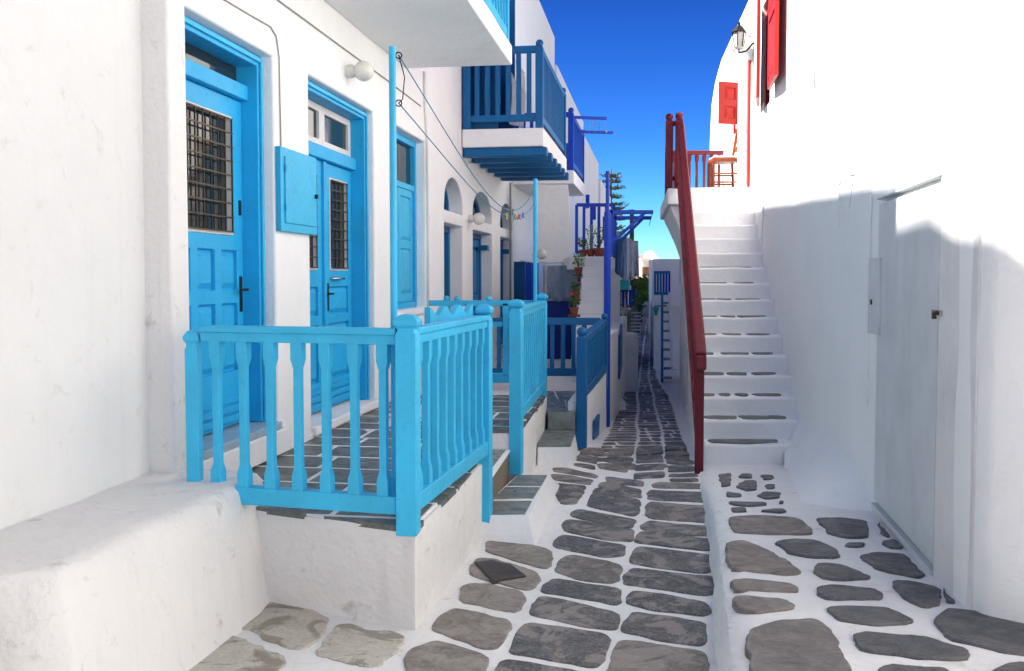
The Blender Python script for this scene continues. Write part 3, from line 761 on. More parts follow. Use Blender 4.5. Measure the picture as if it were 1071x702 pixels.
# shuttered window
a, b = yW[0]+.002, yW[1]-.002; c = (a+b)/2
fr = frame_ring(LF, a, b, -.2, -.10, 1.40, DT+.018, .07, 'door', h1, 'window_frame', True)
for (y0, y1) in ((a+.072, c-.004), (c+.004, b-.072)):
    s_ = MB().wall(LF, rectl(y0, y1, 1.472, 2.72), [rectl(y0+.09, y1-.09, 1.56, 2.05), rectl(y0+.09, y1-.09, 2.14, 2.62)], -.13, -.165).build('shutter', 'light', h1, bevel=.005)
    m = MB().fb(LF, y0+.02, y1-.02, -.17, -.15, 1.48, 2.71)
    raised(m, LF, y0+.1, y1-.1, -.149, 1.57, 2.04); raised(m, LF, y0+.1, y1-.1, -.149, 2.15, 2.61); m.build('panel', 'light', s_)
    MB().fb(LF, y0, y1, -.16, -.154, 2.72, DT-.052).build('window_pane', 'glass', h1)
MB().fb(LF, a, b, -.16, -.11, 2.70, 2.76).build('window_rail', 'light', h1, bevel=.004)
MB().fb(LF, yW[0]-.03, yW[1]+.06, -.1, .035, 1.335, 1.395).build('window_sill', 'plaster_clean', h1, bevel=.008)
# balcony 1
Yb1 = LF.on(424, 74)[0]; zb = 3.9
bal = MB().fb(LF, 3.2, Yb1, .003, 1.12, zb, zb+.2).build('balcony', 'plaster_clean', h1, bevel=.015, rough=(.4, .006, 2))
MB().fb(LF, 3.2, Yb1, .9, 1.06, zb+.2, zb+.24).build('balcony_kerb', 'plaster', bal)
src = None
for i in range(40):
    p = LF.p(3.4+(Yb1-3.55)*i/39, 1.05, zb+.33)
    if src is None: src = part_at('baluster', baluster_mb(.78, .05, .04), 'light', bal, p, LF.ang)
    else: inst(src, bal, p, LF.ang)
MB().bar(LF.p(3.3, 1.05, zb+.30), LF.p(Yb1-.05, 1.05, zb+.30), .07, .09).build('bottom_rail', 'light', bal)
MB().bar(LF.p(3.3, 1.05, zb+1.13), LF.p(Yb1-.05, 1.05, zb+1.13), .07, .07).build('top_rail', 'light', bal)
MB().bar(LF.p(Yb1-.06, .1, zb+1.13), LF.p(Yb1-.06, 1.0, zb+1.13), .07, .07).build('top_rail', 'light', bal)
for i in range(7): inst(src, bal, LF.p(Yb1-.06, .15+i*.13, zb+.33), LF.ang)
part_at('post', post_mb(1.1, .09, True), 'light', bal, LF.p(Yb1-.07, 1.05, zb+.2), LF.ang)

# house with arches
YE2 = 24.9
h2 = thing('white_house', LF.p(15, -.2, 0), 'tall whitewashed house with three arched fanlights and dark blue balcony', 'house', 'whitewashed houses of the lane')
oa = [(LF.on(465.6, 200)[0], LF.on(485, 200)[0]), (LF.on(495.4, 200)[0], LF.on(515.7, 200)[0]), (LF.on(524, 200)[0], LF.on(537, 200)[0])]
holes = []
for y0, y1 in oa: holes += [archl(y0, y1, 2.58, 2.66, 3.02), rectl(y0, y1, .5, 2.42)]
holes += [rectl(13.2, 14.4, 3.75, 5.9), rectl(18.6, 20.0, .45, 2.05), rectl(18.2, 19.4, 3.9, 5.8)]
MB().wall(LF, [(YE1, -.05), (YE2, -.5), (YE2, 7.9), (YE1, 7.9)], holes, -.012, -.32).build('wall', 'plaster_clean', h2, bevel=.02, seg=3)
MB().fb(LF, YE1, YE2, -6, -.32, 7.6, 7.85).build('roof', 'plaster', h2)
MB().fb(LF, YE2-.3, YE2, -6, -.32, 0, 7.6).build('gable_wall', 'plaster', h2)
MB().fb(LF, YE1+.02, YE2-.35, -.9, -.85, .2, 7.5).build('interior_backing', 'inside', h2)
for k_, (y0, y1) in enumerate(oa):
    fm = MB(); c = (y0+y1)/2; r = (y1-y0)/2
    w = fm.wall(LF, archl(y0+.003, y1-.003, 2.583, 2.66, 3.017), [archl(y0+.07, y1-.07, 2.64, 2.68, 2.95)], -.20, -.27).build('fanlight', 'mid', h2)
    MB().wall(LF, archl(y0+.02, y1-.02, 2.6, 2.67, 3.0), [], -.235, -.24).build('pane', 'glass', w)
    MB().bar(LF.p(c, -.2, 2.6), LF.p(c, -.2, 2.99), .03, .03).build('glazing_bar', 'mid', w)
    frame_ring(LF, y0+.003, y1-.003, -.28, -.19, .5, 2.417, .08, 'mid', h2)
    if k_ == 0:
        MB().fb(LF, y0+.09, c+.05, -.25, -.21, .52, 2.33).build('door', 'mid', h2)
        MB().fb(LF, c-.12, c-.02, -.20, -.17, .52, 2.33).build('door_edge', 'brown', h2)
    else:
        leaf_door(h2, LF, y0+.085, c-.003, -.22, .52, 2.33, 'mid', None, ((.75, 1.35), (1.45, 2.2)), 1)
        leaf_door(h2, LF, c+.003, y1-.085, -.22, .52, 2.33, 'mid', None, ((.75, 1.35), (1.45, 2.2)), 1)
        MB().fb(LF, y1-.26, y1-.1, -.19, -.05, 2.16, 2.24).build('shutter_hook', 'teal', h2)
# blue shutters further on, standing out from the wall
for (Ya, w_, mt) in ((17.75, .20, 'teal'), (18.5, .22, 'royal'), (19.3, .26, 'royal')):
    p = LF.p(Ya, 0.0, 0)
    s_ = MB().wall(LF, rectl(Ya, Ya+.05, .5, 2.02), [], w_, -.01).build('shutter', mt, h2, bevel=.004)
# balcony 2
y0 = LF.on(484.5, 140)[0]; y1 = 16.3; yb = 12.95; nO = 1.10
b2 = MB().fb(LF, yb, y1, 0, nO, 3.48, 3.72).build('balcony', 'plaster_clean', h2, bevel=.012)
for i in range(6):
    yy = yb+.06+(y1-yb-.2)*i/5; MB().fb(LF, yy, yy+.13, 0.002, nO+.04, 3.355, 3.478).build('beam', 'teal', b2, bevel=.02)
m = MB().fb(LF, yb+.02, y1-.02, nO-.02, nO+.03, 3.44, 3.475)
def balc_rail(parent, yb, y1, nO, zf, zt, mat, nf, ns, wdt=.07):
    for (yy, nn_) in ((yb+.05, .06), (yb+.05, nO-.06), (y1-.05, nO-.06)):
        part_at('post', post_mb(zt+.08-zf, .1, True), mat, parent, LF.p(yy, nn_, zf), LF.ang, bevel=.005)
    a, b, c = LF.p(yb+.05, .06, 0), LF.p(yb+.05, nO-.06, 0), LF.p(y1-.05, nO-.06, 0)
    m = MB(); m.bar(a+Vector((0, 0, zt-.04)), b+Vector((0, 0, zt-.04)), .07, .09); m.bar(b+Vector((0, 0, zt-.04)), c+Vector((0, 0, zt-.04)), .07, .08); m.build('top_rail', mat, parent, bevel=.006)
    m = MB(); m.bar(a+Vector((0, 0, zf+.14)), b+Vector((0, 0, zf+.14)), .06, .09); m.bar(b+Vector((0, 0, zf+.14)), c+Vector((0, 0, zf+.14)), .06, .09); m.build('bottom_rail', mat, parent, bevel=.006)
    src = None; h_ = zt-zf-.27
    for i in range(nf):
        p = a.lerp(b, (i+1)/(nf+1)); p.z = zf+.18
        if src is None: src = part_at('baluster', MB().lathe((0, 0, 0), [(.03, 0), (.03, h_)], sq=True), mat, parent, p, LF.ang)
        else: inst(src, parent, p, LF.ang)
    for i in range(ns):
        p = b.lerp(c, (i+1)/(ns+1)); p.z = zf+.18; inst(src, parent, p, LF.ang)
balc_rail(b2, yb, y1, nO, 3.72, 4.80, 'teal', 6, 20)
fr = frame_ring(LF, 13.2, 14.4, -.25, -.12, 3.75, 5.9, .08, 'teal', h2)
MB().fb(LF, 13.28, 13.8, -.2, -.16, 3.76, 5.82).build('door', 'teal', h2)
MB().fb(LF, 14.4, 14.45, 0, .5, 3.75, 5.9).build('shutter', 'teal', h2)
MB().fb(LF, 13.14, 13.19, 0, .45, 3.75, 5.9).build('shutter', 'teal', h2)
# balcony 3
b3 = MB().fb(LF, 17.5, 20.2, 0, 1.12, 3.42, 3.66).build('balcony', 'plaster_clean', h2, bevel=.012)
balc_rail(b3, 17.5, 20.2, 1.12, 3.66, 4.7, 'royal', 6, 14)
# globe lamps
def globe(p0, label):
    o = thing('globe_lamp', p0, label, 'wall lamp', 'globe lamps on the white walls')
    r = .085
    MB().tube([LF.p(*p0f, 0) if False else Vector(p0), Vector(p0)+Vector((LF.n[0]*.05, LF.n[1]*.05, 0)), Vector(p0)+Vector((LF.n[0]*.08, LF.n[1]*.08, 0))], [.055, .055, .042], 14).build('mount', 'wframe', o, smooth=False, bevel=.004)
    MB().ball(Vector(p0)+Vector((LF.n[0]*.145, LF.n[1]*.145, 0)), r, 12).build('globe', 'globe', o, smooth=True)
Yv, zv = LF.on(363, 75, 0); globe(LF.p(Yv, 0, zv), 'white globe lamp on the wall above the second blue door')
Yv, zv = LF.on(491, 229, 0); globe(LF.p(Yv, -.012, zv), 'white globe lamp between the two nearest arched fanlights')
Yv, zv = LF.on(560, 52, 0); 
globe(LF.p(16.6, -.012, 5.4), 'white globe lamp high on the wall above the dark blue balcony')
q = at(563, 266, 15.9); o = thing('globe_lamp', q, 'white globe lamp beside the grey tarpaulin under the stair', 'wall lamp', 'globe lamps on the white walls')
MB().ball(q+Vector((.06, 0, 0)), .085, 12).build('globe', 'globe', o, smooth=True); MB().tube([q+Vector((-.1, 0, 0)), q+Vector((0, 0, 0))], .03).build('mount', 'wframe', o)
# electric meter cabinet
Ya, Yb_ = LF.on(294, 200, .04)[0], LF.on(331.5, 200, .04)[0]
cb = thing('meter_cabinet', LF.p((Ya+Yb_)/2, .04, 2.06), 'light blue metal meter cabinet on the pier between the doors', 'cabinet')
MB().fb(LF, Ya, Yb_, .001, .04, 2.06, 2.64).build('body', 'light', cb, bevel=.006)
dd_ = MB().fb(LF, Ya+.06, Yb_-.05, .041, .052, 2.12, 2.58).build('cabinet_door', 'light', cb, bevel=.004)
MB().fb(LF, Yb_-.08, Yb_-.06, .053, .073, 2.33, 2.36).build('latch', 'iron', dd_)
for z_ in (2.2, 2.47): MB().tube([LF.p(Ya+.06, .053, z_), LF.p(Ya+.06, .053, z_+.05)], .008).build('hinge', 'light', dd_)
# cables and conduits on the facade
def cable(pts, r, label, mat='cable', name='wall_cable', cat='cable', grp=None):
    o = MB().tube(pts, r, 6).build(name, mat, None, smooth=True); return tag(o, label, cat, grp)
def onl(px, py, n=.008): Yv, z = LF.on(px, py, n); return LF.p(Yv, n, z)
cable([onl(170, -30), onl(235, 0), onl(262, 16), onl(283, 28), onl(289, 38), onl(292, 60), onl(293, 110), onl(294, 156)], .005, 'thin grey cable bending down to the meter cabinet')
cable([onl(285, -4), onl(345, 40), onl(375, 62), onl(405, 84), onl(440, 111)], .006, 'grey cable running above the globe lamp under the balcony')
cable([onl(444, 75, .02), onl(445, 110, .02), onl(447, 150, .02), onl(448, 240, .02), onl(448, 330, .02)], .016, 'cream drainpipe on the wall beyond the shuttered window', 'plaster', 'drainpipe', 'pipe')
cable([LF.p(17.0, .04, .6), LF.p(17.0, .04, 3.4)], .02, 'grey conduit on the wall just beyond the third arched fanlight', 'cable', 'drainpipe', 'pipe')
cable([LF.p(15.3, .05, 3.8), LF.p(15.3, .05, 7.7)], .03, 'rusty drainpipe rising behind the dark blue balcony', 'cable', 'drainpipe', 'pipe')

# clothesline: two posts, lines and pegs
pa = at(412, 330, 4.9); pb = at(412, 49, 4.9)
o = thing('clothesline_pole', (pa.x, pa.y, .53), 'tall light blue clothesline pole standing behind the nearest railing corner', 'pole', 'light blue clothesline poles')
MB().tube([(pa.x, pa.y, .53), (pa.x, pa.y, pb.z)], .018, 12).build('pole', 'light', o, bevel=0, smooth=False)
hk = []
for zz in (58, 108):
    q = at(417, zz, 4.9); hk.append(q)
    MB().tube([q+Vector((.016*math.cos(a_), 0, .016*math.sin(a_))) for a_ in [i*PI/5 for i in range(11)]], .0035, 6).build('hook', 'iron', o)
pc = at(560, 187, 9.85); o = thing('clothesline_pole', (pc.x, pc.y, .5), 'slim light blue clothesline pole at the far corner of the terrace railing', 'pole', 'light blue clothesline poles')
MB().tube([(pc.x, pc.y, .53), (pc.x, pc.y, pc.z)], .022, 10).build('pole', 'light', o)
lines = []
for q, zz, sag, lab in ((hk[0], 196, .42, 'upper blue clothesline stretched between the two light blue poles'), (hk[1], 213, .28, 'lower blue clothesline with coloured pegs between the light blue poles')):
    e = at(559, zz, 9.85); pts = [q.lerp(e, i/24)-Vector((0, 0, sag*4*(i/24)*(1-i/24)*(.5+.9*i/24)))for i in range(25)]
    lines.append(pts); cable(pts, .0035, lab, 'rope', 'clothesline', 'clothesline', 'blue clotheslines')
cable([hk[0], hk[0]*.55+hk[1]*.45+Vector((.03, 0, 0)), hk[1]+Vector((.02, 0, .02)), hk[1]], .003, 'short dark cord looped between the hooks of the near pole', 'iron', 'cord', 'cord')
def peg(p, mat, label, k):
    a_ = rnd.uniform(0, PI); d = Vector((math.cos(a_), math.sin(a_), 0))*.012; m = MB()
    t_ = Vector((rnd.uniform(-.03, .03), rnd.uniform(-.02, .02), 0))
    m.bar(p+d-Vector((0, 0, .03)), p+t_*.6+Vector((0, 0, .022)), .008, .008); m.bar(p-d-Vector((0, 0, .03)), p-t_*.6+Vector((0, 0, .022)), .008, .008)
    tag(m.build('clothes_peg', mat), label, 'clothes peg', 'clothes pegs on the lower line' if k else 'clothes pegs over the lane')
for i, (u, mt, lab) in enumerate(((15.8, 'yellow', 'yellow clothes peg'), (17.8, 'green', 'green clothes peg'), (18.5, 'pink', 'red clothes peg'), (19.1, 'orange', 'orange clothes peg'), (20.2, 'bluep', 'blue clothes peg'))):
    j = int(u); p = lines[1][j].lerp(lines[1][j+1], u-j); peg(p, mt, lab+' clipped on the lower clothesline', 1)
j = 17; peg(lines[0][j]-Vector((0, 0, .01)), 'brown', 'brown wooden clothes peg on the upper clothesline', 1)

# ------------------------------------------------------------------ beyond: block under the stair, stair with pots
ublk = thing('storage_block', (.85, 16, 0), 'white outbuilding with navy door and grey tarpaulin beneath the balcony', 'outbuilding')
x0, x1 = at(572, 300, 16).x, at(602, 300, 16).x
MB().box(x0-.02, x1+.05, 16.1, 17.4, -.2, 1.95).build('wall', 'plaster', ublk, bevel=.01)
MB().box(x0, x1+.02, 16.03, 16.097, .36, at(590, 315, 16).z).build('door', 'navy', ublk, bevel=.01)
m = MB(); nx_ = 14; nz_ = 10; zt_, zb_ = at(590, 278, 15.95).z, at(590, 314, 15.95).z
for j in range(nz_+1):
    for i in range(nx_+1):
        x = x0-.0+(x1-x0+.03)*i/nx_; z = zb_+(zt_-zb_)*j/nz_+.03*math.sin(i*.9)*(1-j/nz_)
        m.v.append(Vector((x, 15.93-.03*math.sin(i*1.3+j*.35)-.02*noise.noise(Vector((i*.4, j*.5, 0))), z)))
for j in range(nz_):
    for i in range(nx_): a = j*(nx_+1)+i; m.face([a, a+1, a+nx_+2, a+nx_+1])
o = m.build('tarpaulin', 'clothg', None, smooth=True, fix=False); so = o.modifiers.new('t', 'SOLIDIFY'); so.thickness = .006
tag(o, 'wrinkled grey tarpaulin hanging above the navy door of the outbuilding', 'tarpaulin')
q = [at(563, 275, 16.9), at(600, 275, 16.9), at(594, 193, 16.9), at(560, 193, 16.9)]
m = MB(); k = 0; bk = [v+Vector((.03, .5, 0)) for v in q]
m.v += q+bk
for f in ([0, 1, 2, 3], [7, 6, 5, 4], [0, 4, 5, 1], [1, 5, 6, 2], [2, 6, 7, 3], [3, 7, 4, 0]): m.face(f)
m.build('upper_wall', 'plaster_clean', ublk, bevel=.01)
# stair with white steps
ws = thing('outside_stair', (1.3, 14, 0), 'narrow white outside stair lined with flower pots on the left', 'stair', 'whitewashed outside stairs')
m = MB(); ww0 = .0
stX0, stX1 = at(608, 300, 14.6).x, at(632, 300, 14.6).x+.03
nst = 10
for i in range(nst):
    yy = 12.55+i*.28; z = .36+(i+1)*.17
    dx = .149*(yy-14.6)
    m.hexa([(stX0+dx, yy, -.2), (stX1+dx, yy, -.2), (stX1+dx+.04, yy+.285, -.2), (stX0+dx+.04, yy+.285, -.2), (stX0+dx, yy, z), (stX1+dx, yy, z), (stX1+dx+.04, yy+.285, z), (stX0+dx+.04, yy+.285, z)])
zl = .36+nst*.17
yl = 12.55+nst*.28
m.build('steps', 'plaster_clean', ws, bevel=.02)
MB().box(stX0-.15, stX1+.35, yl, 17.4, zl-.2, zl).build('landing', 'plaster_clean', ws, bevel=.02)
MB().box(x1+.08, stX1+.3, yl+.02, 17.3, -.3, zl-.2).build('wall', 'plaster', ws)
# landing railing (royal blue)
rl = thing('landing_railing', (1.4, yl, zl), 'royal blue railing behind flower pots at the top of white stair', 'railing')
a_ = at(603, 230, 17.0); b_ = at(636, 230, 17.0)
MB().bar((a_.x, 17, zl+.95), (b_.x+.1, 17, zl+.95), .06, .06).build('top_rail', 'royal', rl); MB().bar((a_.x, 17, zl+.12), (b_.x+.1, 17, zl+.12), .05, .05).build('bottom_rail', 'royal', rl)
src = None
for i in range(6):
    p = Vector((a_.x+(b_.x+.1-a_.x)*i/5, 17, zl+.1))
    if src is None: src = part_at('baluster', MB().lathe((0, 0, 0), [(.025, 0), (.025, .85)], sq=True), 'royal', rl, p)
    else: inst(src, rl, p)
# tall royal blue pole and laundry brackets
pr = at(634.5, 420, 11.65); pt = at(634.5, 179, 11.65)
o = thing('tall_pole', (pr.x, pr.y, gz(11.65)), 'tall royal blue pole at the far corner of the deep blue railing', 'pole')
MB().tube([(pr.x, pr.y, gz(11.65)), (pr.x, pr.y, at(634.5, 222, 11.65).z)], .042, 12).build('lower_tube', 'royal', o)
MB().tube([(pr.x, pr.y, at(634.5, 222, 11.65).z), (pr.x, pr.y, pt.z)], .024, 10).build('upper_tube', 'royal', o)
br = thing('laundry_bracket', at(641, 250, 13), 'royal blue triangular laundry brackets reaching out over the lane', 'bracket')
for (Yb3, pxa, pxb, py, dp) in ((12.3, 638, 683, 222, 33), (13.6, 642, 681, 228, 30)):
    a_, b_, c_ = at(pxa, py, Yb3), at(pxb, py, Yb3), at(pxa+1, py+dp, Yb3)
    f = MB(); f.bar(a_, b_, .05, .05); f.bar(c_, at(pxb-9, py+1, Yb3), .04, .04); f.bar(at(pxa+1, py-3, Yb3), at(pxa+1, py+dp+12, Yb3), .05, .05); f.build('bracket_frame', 'royal', br, bevel=.004)
cable([at(683, 222, 12.3), at(681, 228, 13.6), at(679, 236, 16)], .005, 'thin clothesline strung between the royal blue laundry brackets', 'cable', 'clothesline', 'clothesline', 'grey clotheslines')
MB().box(at(640, 300, 16).x, at(640, 300, 16).x+.1, 12.2, 16.5, 1.0, 2.4)
def hanging(px0, px1, py0, py1, Y, mat, label):
    m = MB(); a, b = at(px0, py0, Y), at(px1, py0, Y); zb_ = at(px0, py1, Y).z; nx_, nz_ = 8, 8; s = rnd.uniform(0, 6)
    for j in range(nz_+1):
        for i in range(nx_+1):
            u, v = i/nx_, j/nz_; x = a.x+(b.x-a.x)*(.5+(u-.5)*(1-.15*math.sin(v*3+s)))
            m.v.append(Vector((x, Y+.05*math.sin(u*7+s+v*1.5)*(.3+v), a.z+(zb_-a.z)*v*(1+.06*math.sin(u*4+s)))))
    for j in range(nz_):
        for i in range(nx_): q = j*(nx_+1)+i; m.face([q, q+1, q+nx_+2, q+nx_+1])
    o = m.build('hanging_laundry', mat, None, smooth=True, fix=False); so = o.modifiers.new('t', 'SOLIDIFY'); so.thickness = .008
    return tag(o, label, 'laundry', 'laundry hung over the lane')
hanging(643, 650, 250, 286, 13.2, 'clothb', 'dark denim trousers hanging under the royal blue brackets')
hanging(648, 655, 248, 292, 13.8, 'clothl', 'pale blue garment hanging beside the denim trousers')
hanging(655, 661, 250, 289, 14.4, 'clothw', 'white garment hanging in the middle of the laundry')
hanging(661, 668, 252, 291, 15.0, 'clothw', 'white towel hanging at the far right of the laundry')
for i, (p0, p1, a_, b_, mt, lab) in enumerate(((13.05, .5, 100, 137, 'clothw', 'white sheet'),)):
    pass
def hangL(Y0, Y1, n, z0, z1, mat, label):
    m = MB(); s = rnd.uniform(0, 6)
    for j in range(9):
        for i in range(9):
            u, v = i/8, j/8; m.v.append(LF.p(Y0+(Y1-Y0)*u, n+.04*math.sin(u*8+s+v*2)*(.3+v), z1+(z0-z1)*v*(1+.05*math.sin(u*5+s))))
    for j in range(8):
        for i in range(8): q = j*9+i; m.face([q, q+1, q+10, q+9])
    o = m.build('hanging_laundry', mat, None, smooth=True, fix=False); so = o.modifiers.new('t', 'SOLIDIFY'); so.thickness = .008
    return tag(o, label, 'laundry', 'laundry on the dark blue balcony')
hangL(13.6, 15.2, .55, 3.95, 4.6, 'clothw', 'white sheet drying inside the dark blue balcony')
hangL(13.1, 13.5, .3, 4.1, 4.9, 'clothl', 'pale blue shirt drying at the wall end of the dark blue balcony')
hangL(15.6, 16.0, .8, 4.5, 4.9, 'clothb', 'navy cloth on the far end of the dark blue balcony')
# arms with pegs on balcony 3
o = thing('drying_rack', LF.p(17.6, 1.1, 4.6), 'royal blue drying arms with coloured pegs on the farther balcony', 'drying rack')
for (yy, px_, py_) in ((17.6, 634, 124), (19.2, 641, 139)):
    a_ = LF.p(yy, 1.02, 0); e = at(px_, py_, yy); a_.z = e.z; MB().bar(a_, e, .05, .05).build('arm', 'royal', o)
for i in range(4):
    a_ = at(616+i*5.5, 126, 17.6); b_ = at(616+i*6, 139, 19.2); MB().tube([a_, a_.lerp(b_, .5)-Vector((0, 0, .1)), b_], .004, 5).build('line', 'cable', o)
for i, (mt, lab) in enumerate((('pink', 'pink peg on the royal blue drying arm'), ('green', 'green peg on the royal blue drying arm'), ('orange', 'orange peg between the drying arms'), ('yellow', 'yellow peg near the end of the drying arm'))):
    p = at((620, 626, 612, 634)[i], (127, 133, 137, 138)[i], 18.2); peg(p, mt, lab, 0)

# plants
def plant(p, hp, rp, label, hl=.35, nl=70, spread=.2, potmat='terracotta', flowers=0, leafmat='leaf', cat='potted plant'):
    o = thing('potted_plant', p, label, cat, 'potted plants on the white stair'); p = Vector(p)
    MB().lathe(p, [(rp*.72, 0), (rp, hp*.8), (rp*1.12, hp*.82), (rp*1.12, hp), (rp*.95, hp), (rp*.9, hp*.9), (.01, hp*.9)], 16).build('pot', potmat, o)
    m = MB()
    for i in range(nl):
        a, r = rnd.uniform(0, 2*PI), spread*math.sqrt(rnd.random()); z = hp+rnd.uniform(.02, hl)
        c = p+Vector((math.cos(a)*r, math.sin(a)*r, z)); d = Vector((rnd.uniform(-1, 1), rnd.uniform(-1, 1), rnd.uniform(-.3, .8))).normalized(); s = d.cross(Vector((rnd.uniform(-1, 1), rnd.uniform(-1, 1), 1))).normalized()
        l = rnd.uniform(.02, .045); k = len(m.v); m.v += [c-d*l, c+s*l*.4, c+d*l, c-s*l*.4]; m.face([k, k+1, k+2, k+3])
    for i in range(6):
        a, r = rnd.uniform(0, 2*PI), spread*.7; m.tube([p+Vector((0, 0, hp*.9)), p+Vector((math.cos(a)*r, math.sin(a)*r, hp+hl*.8))], .005, 5)
    m.build('foliage', leafmat, o, fix=False)
    if flowers:
        f = MB()
        for i in range(flowers):
            a = rnd.uniform(0, 2*PI); f.ball(p+Vector((math.cos(a)*spread*.8, math.sin(a)*spread*.8, hp+rnd.uniform(.1, hl))), .022, 4)
        f.build('flower', 'flower', o)
for (px_, py_, Y, hp, rp, hl, sp, lm, fl_, lab) in (
    (610, 269, 16.0, .12, .07, .2, .09, 'leaf', 1, 'small dark plant at the left end of the stair landing'),
    (618, 269, 15.9, .13, .075, .4, .1, 'leafy', 0, 'tall leafy plant in a terracotta pot on the stair landing'),
    (627, 269, 15.8, .15, .095, .35, .13, 'leaf', 0, 'bushy plant in the largest terracotta pot beside the blue pole'),
    (605, 287, 15.0, .11, .06, .22, .09, 'leafy', 0, 'potted plant on the upper part of white stair'),
    (601.5, 313, 14.2, .12, .065, .14, .08, 'leaf', 1, 'terracotta potted plant halfway up the white stair'),
    (600.5, 329, 13.2, .10, .06, .2, .08, 'leaf', 4, 'potted red geranium low on the white stair')):
    q = at(px_, py_, Y); plant(q, hp, rp, lab, hl, 70, sp, 'terracotta', fl_, lm)
    if Y < 15.5:
        tag(MB().box(q.x-.08, q.x+.08, Y-.08, Y+.08, q.z-.03, q.z).build('plant_shelf', 'brown', None), {15.0: 'small wooden shelf under the upper stair plant', 14.2: 'small wooden shelf under the middle stair plant', 13.2: 'small wooden shelf under the red geranium'}[Y], 'shelf', 'plant shelves beside the white stair')

# ------------------------------------------------------------------ farther left houses
def lhouse(Y0, Y1, H, nf, label, wins=(), mat='plaster_clean', dep=6):
    h = thing('white_house', LF.p(Y0, 0, gz(Y0)), label, 'house', 'whitewashed houses of the lane')
    holes = [rectl(a, b, c, d) for a, b, c, d, *_ in wins]
    MB().wall(LF, [(Y0, gz(Y0)-.3), (Y1, gz(Y1)-.3), (Y1, H), (Y0, H)], holes, nf, nf-.3).build('wall', mat, h, bevel=.02)
    MB().fb(LF, Y0, Y0+.3, nf-dep, nf-.301, gz(Y0)-.5, H).build('gable_wall', mat, h); MB().fb(LF, Y0+.3, Y1, nf-dep, nf-.301, H-.3, H-.02).build('roof', mat, h)
    MB().fb(LF, Y0+.35, Y1, nf-.7, nf-.65, gz(Y1), H-.35).build('interior_backing', 'inside', h)
    for a, b, c, d, mt in wins:
        f = frame_ring(LF, a, b, nf-.2, nf-.05, c, d, .07, mt, h, 'window', True); MB().fb(LF, a+.07, b-.07, nf-.15, nf-.14, c+.07, d-.07).build('pane', 'glass', f)
        MB().fb(LF, a-.05, a, nf, nf+.14, c, d).build('shutter', mt, h)
    return h
lhouse(24.95, 34, 7.2, 0.05, 'lower white house beyond the tall arched one, blue shutters', ((26.5, 27.4, 4.2, 5.4, 'royal'), (29, 29.9, 4.2, 5.4, 'royal')))
lhouse(34.05, 44, 6.9, 0.0, 'far white house of two storeys at the left of the lane', ((36, 36.8, 4.3, 4.8, 'royal'), (40, 40.8, 4.1, 4.7, 'royal')))
lhouse(44.05, 54, 6.2, 0.1, 'farthest white house on the left side of the lane', ((46, 47, 3.5, 4.6, 'royal'),))
# brown chimneys / pots on that roof line
hb = thing('lane_house', (1.9, 15.4, gz(13)), 'low white building after the tall blue pole, with small blue shutters', 'house', 'whitewashed houses of the lane')
xa = at(637, 400, 12.2).x
pA = [(at(636.5, 400, 12.0).x, 12.0), (at(641, 400, 13.0).x+.03, 13.0), (at(655, 400, 17.5).x, 17.5), (at(655, 400, 17.5).x-.8, 17.5), (at(655, 400, 17.5).x-1.2, 12.9)]
pA = [(1.235, 12.0), (1.45, 13.0), (2.12, 17.6), (1.3, 17.6), (1.16, 13.0), (1.0, 12.0)]
MB().prism(pA, -.6, 1.02).build('wall', 'plaster', hb, bevel=.02)
m = MB().hexa([(1.47, 12.95, .35), (1.62, 14.0, .45), (1.59, 14.02, .45), (1.44, 12.97, .35), (1.47, 12.95, .95), (1.62, 14.0, 1.05), (1.59, 14.02, 1.05), (1.44, 12.97, .95)])
m.build('shutter', 'teal', hb)
MB().box(1.9, 2.2, 16.6, 17.2, -.3, .75).build('step_block', 'plaster', hb, bevel=.03)
MB().box(1.5, 1.62, 13.5, 13.9, -.25, -.02).build('low_step', 'plaster', hb, bevel=.03)
def sbox(x0, x1, y0, y1, z0, z1):           # walls run along the lane
    k = .149*(y1-y0)
    return MB().hexa([(x0, y0, z0), (x1, y0, z0), (x1+k, y1, z0), (x0+k, y1, z0), (x0, y0, z1), (x1, y0, z1), (x1+k, y1, z1), (x0+k, y1, z1)])
# turquoise balcony and white house behind
hc = thing('white_house', (2.3, 19, gz(19)), 'white house with turquoise balcony and blue railing behind the laundry', 'house', 'whitewashed houses of the lane')
def lx(px, Y): return at(px, 300, Y).x
sbox(lx(637, 20)-1.0, lx(655, 20), 19.6, 24, -1, at(650, 297, 19.6).z-.05).build('wall', 'plaster', hc, bevel=.02)
qz0, qz1 = at(640, 303, 19).z, at(640, 292, 19).z
sbox(lx(636, 19), lx(655, 19), 18.6, 19.6, qz0, qz1).build('balcony', 'turq', hc, bevel=.01)
for i in range(5): MB().box(lx(637+i*3, 18.7), lx(638.2+i*3, 18.7), 18.65, 18.7, qz1, qz1+.38).build('baluster', 'turq', hc)
for i in range(5): MB().box(lx(643+i*3.4, 20), lx(645+i*3.4, 20), 19.2, 19.25, at(640, 322, 19.2).z, at(640, 305, 19.2).z).build('baluster', 'royal', hc)
MB().box(lx(641, 20), lx(659, 20), 19.18, 19.27, at(640, 305, 19.2).z, at(640, 303.5, 19.2).z).build('top_rail', 'royal', hc)
for i in range(9): MB().box(lx(650, 21), lx(659.5, 21), 19.3, 19.33, at(640, 328+i*3.6, 19.3).z, at(640, 326.4+i*3.6, 19.3).z).build('louvre', 'metalw', hc)
MB().box(lx(649, 20.5), lx(660, 20.5), 19.34, 19.36, at(640, 362, 19.3).z, at(640, 324, 19.3).z).build('backing', 'cable', hc)
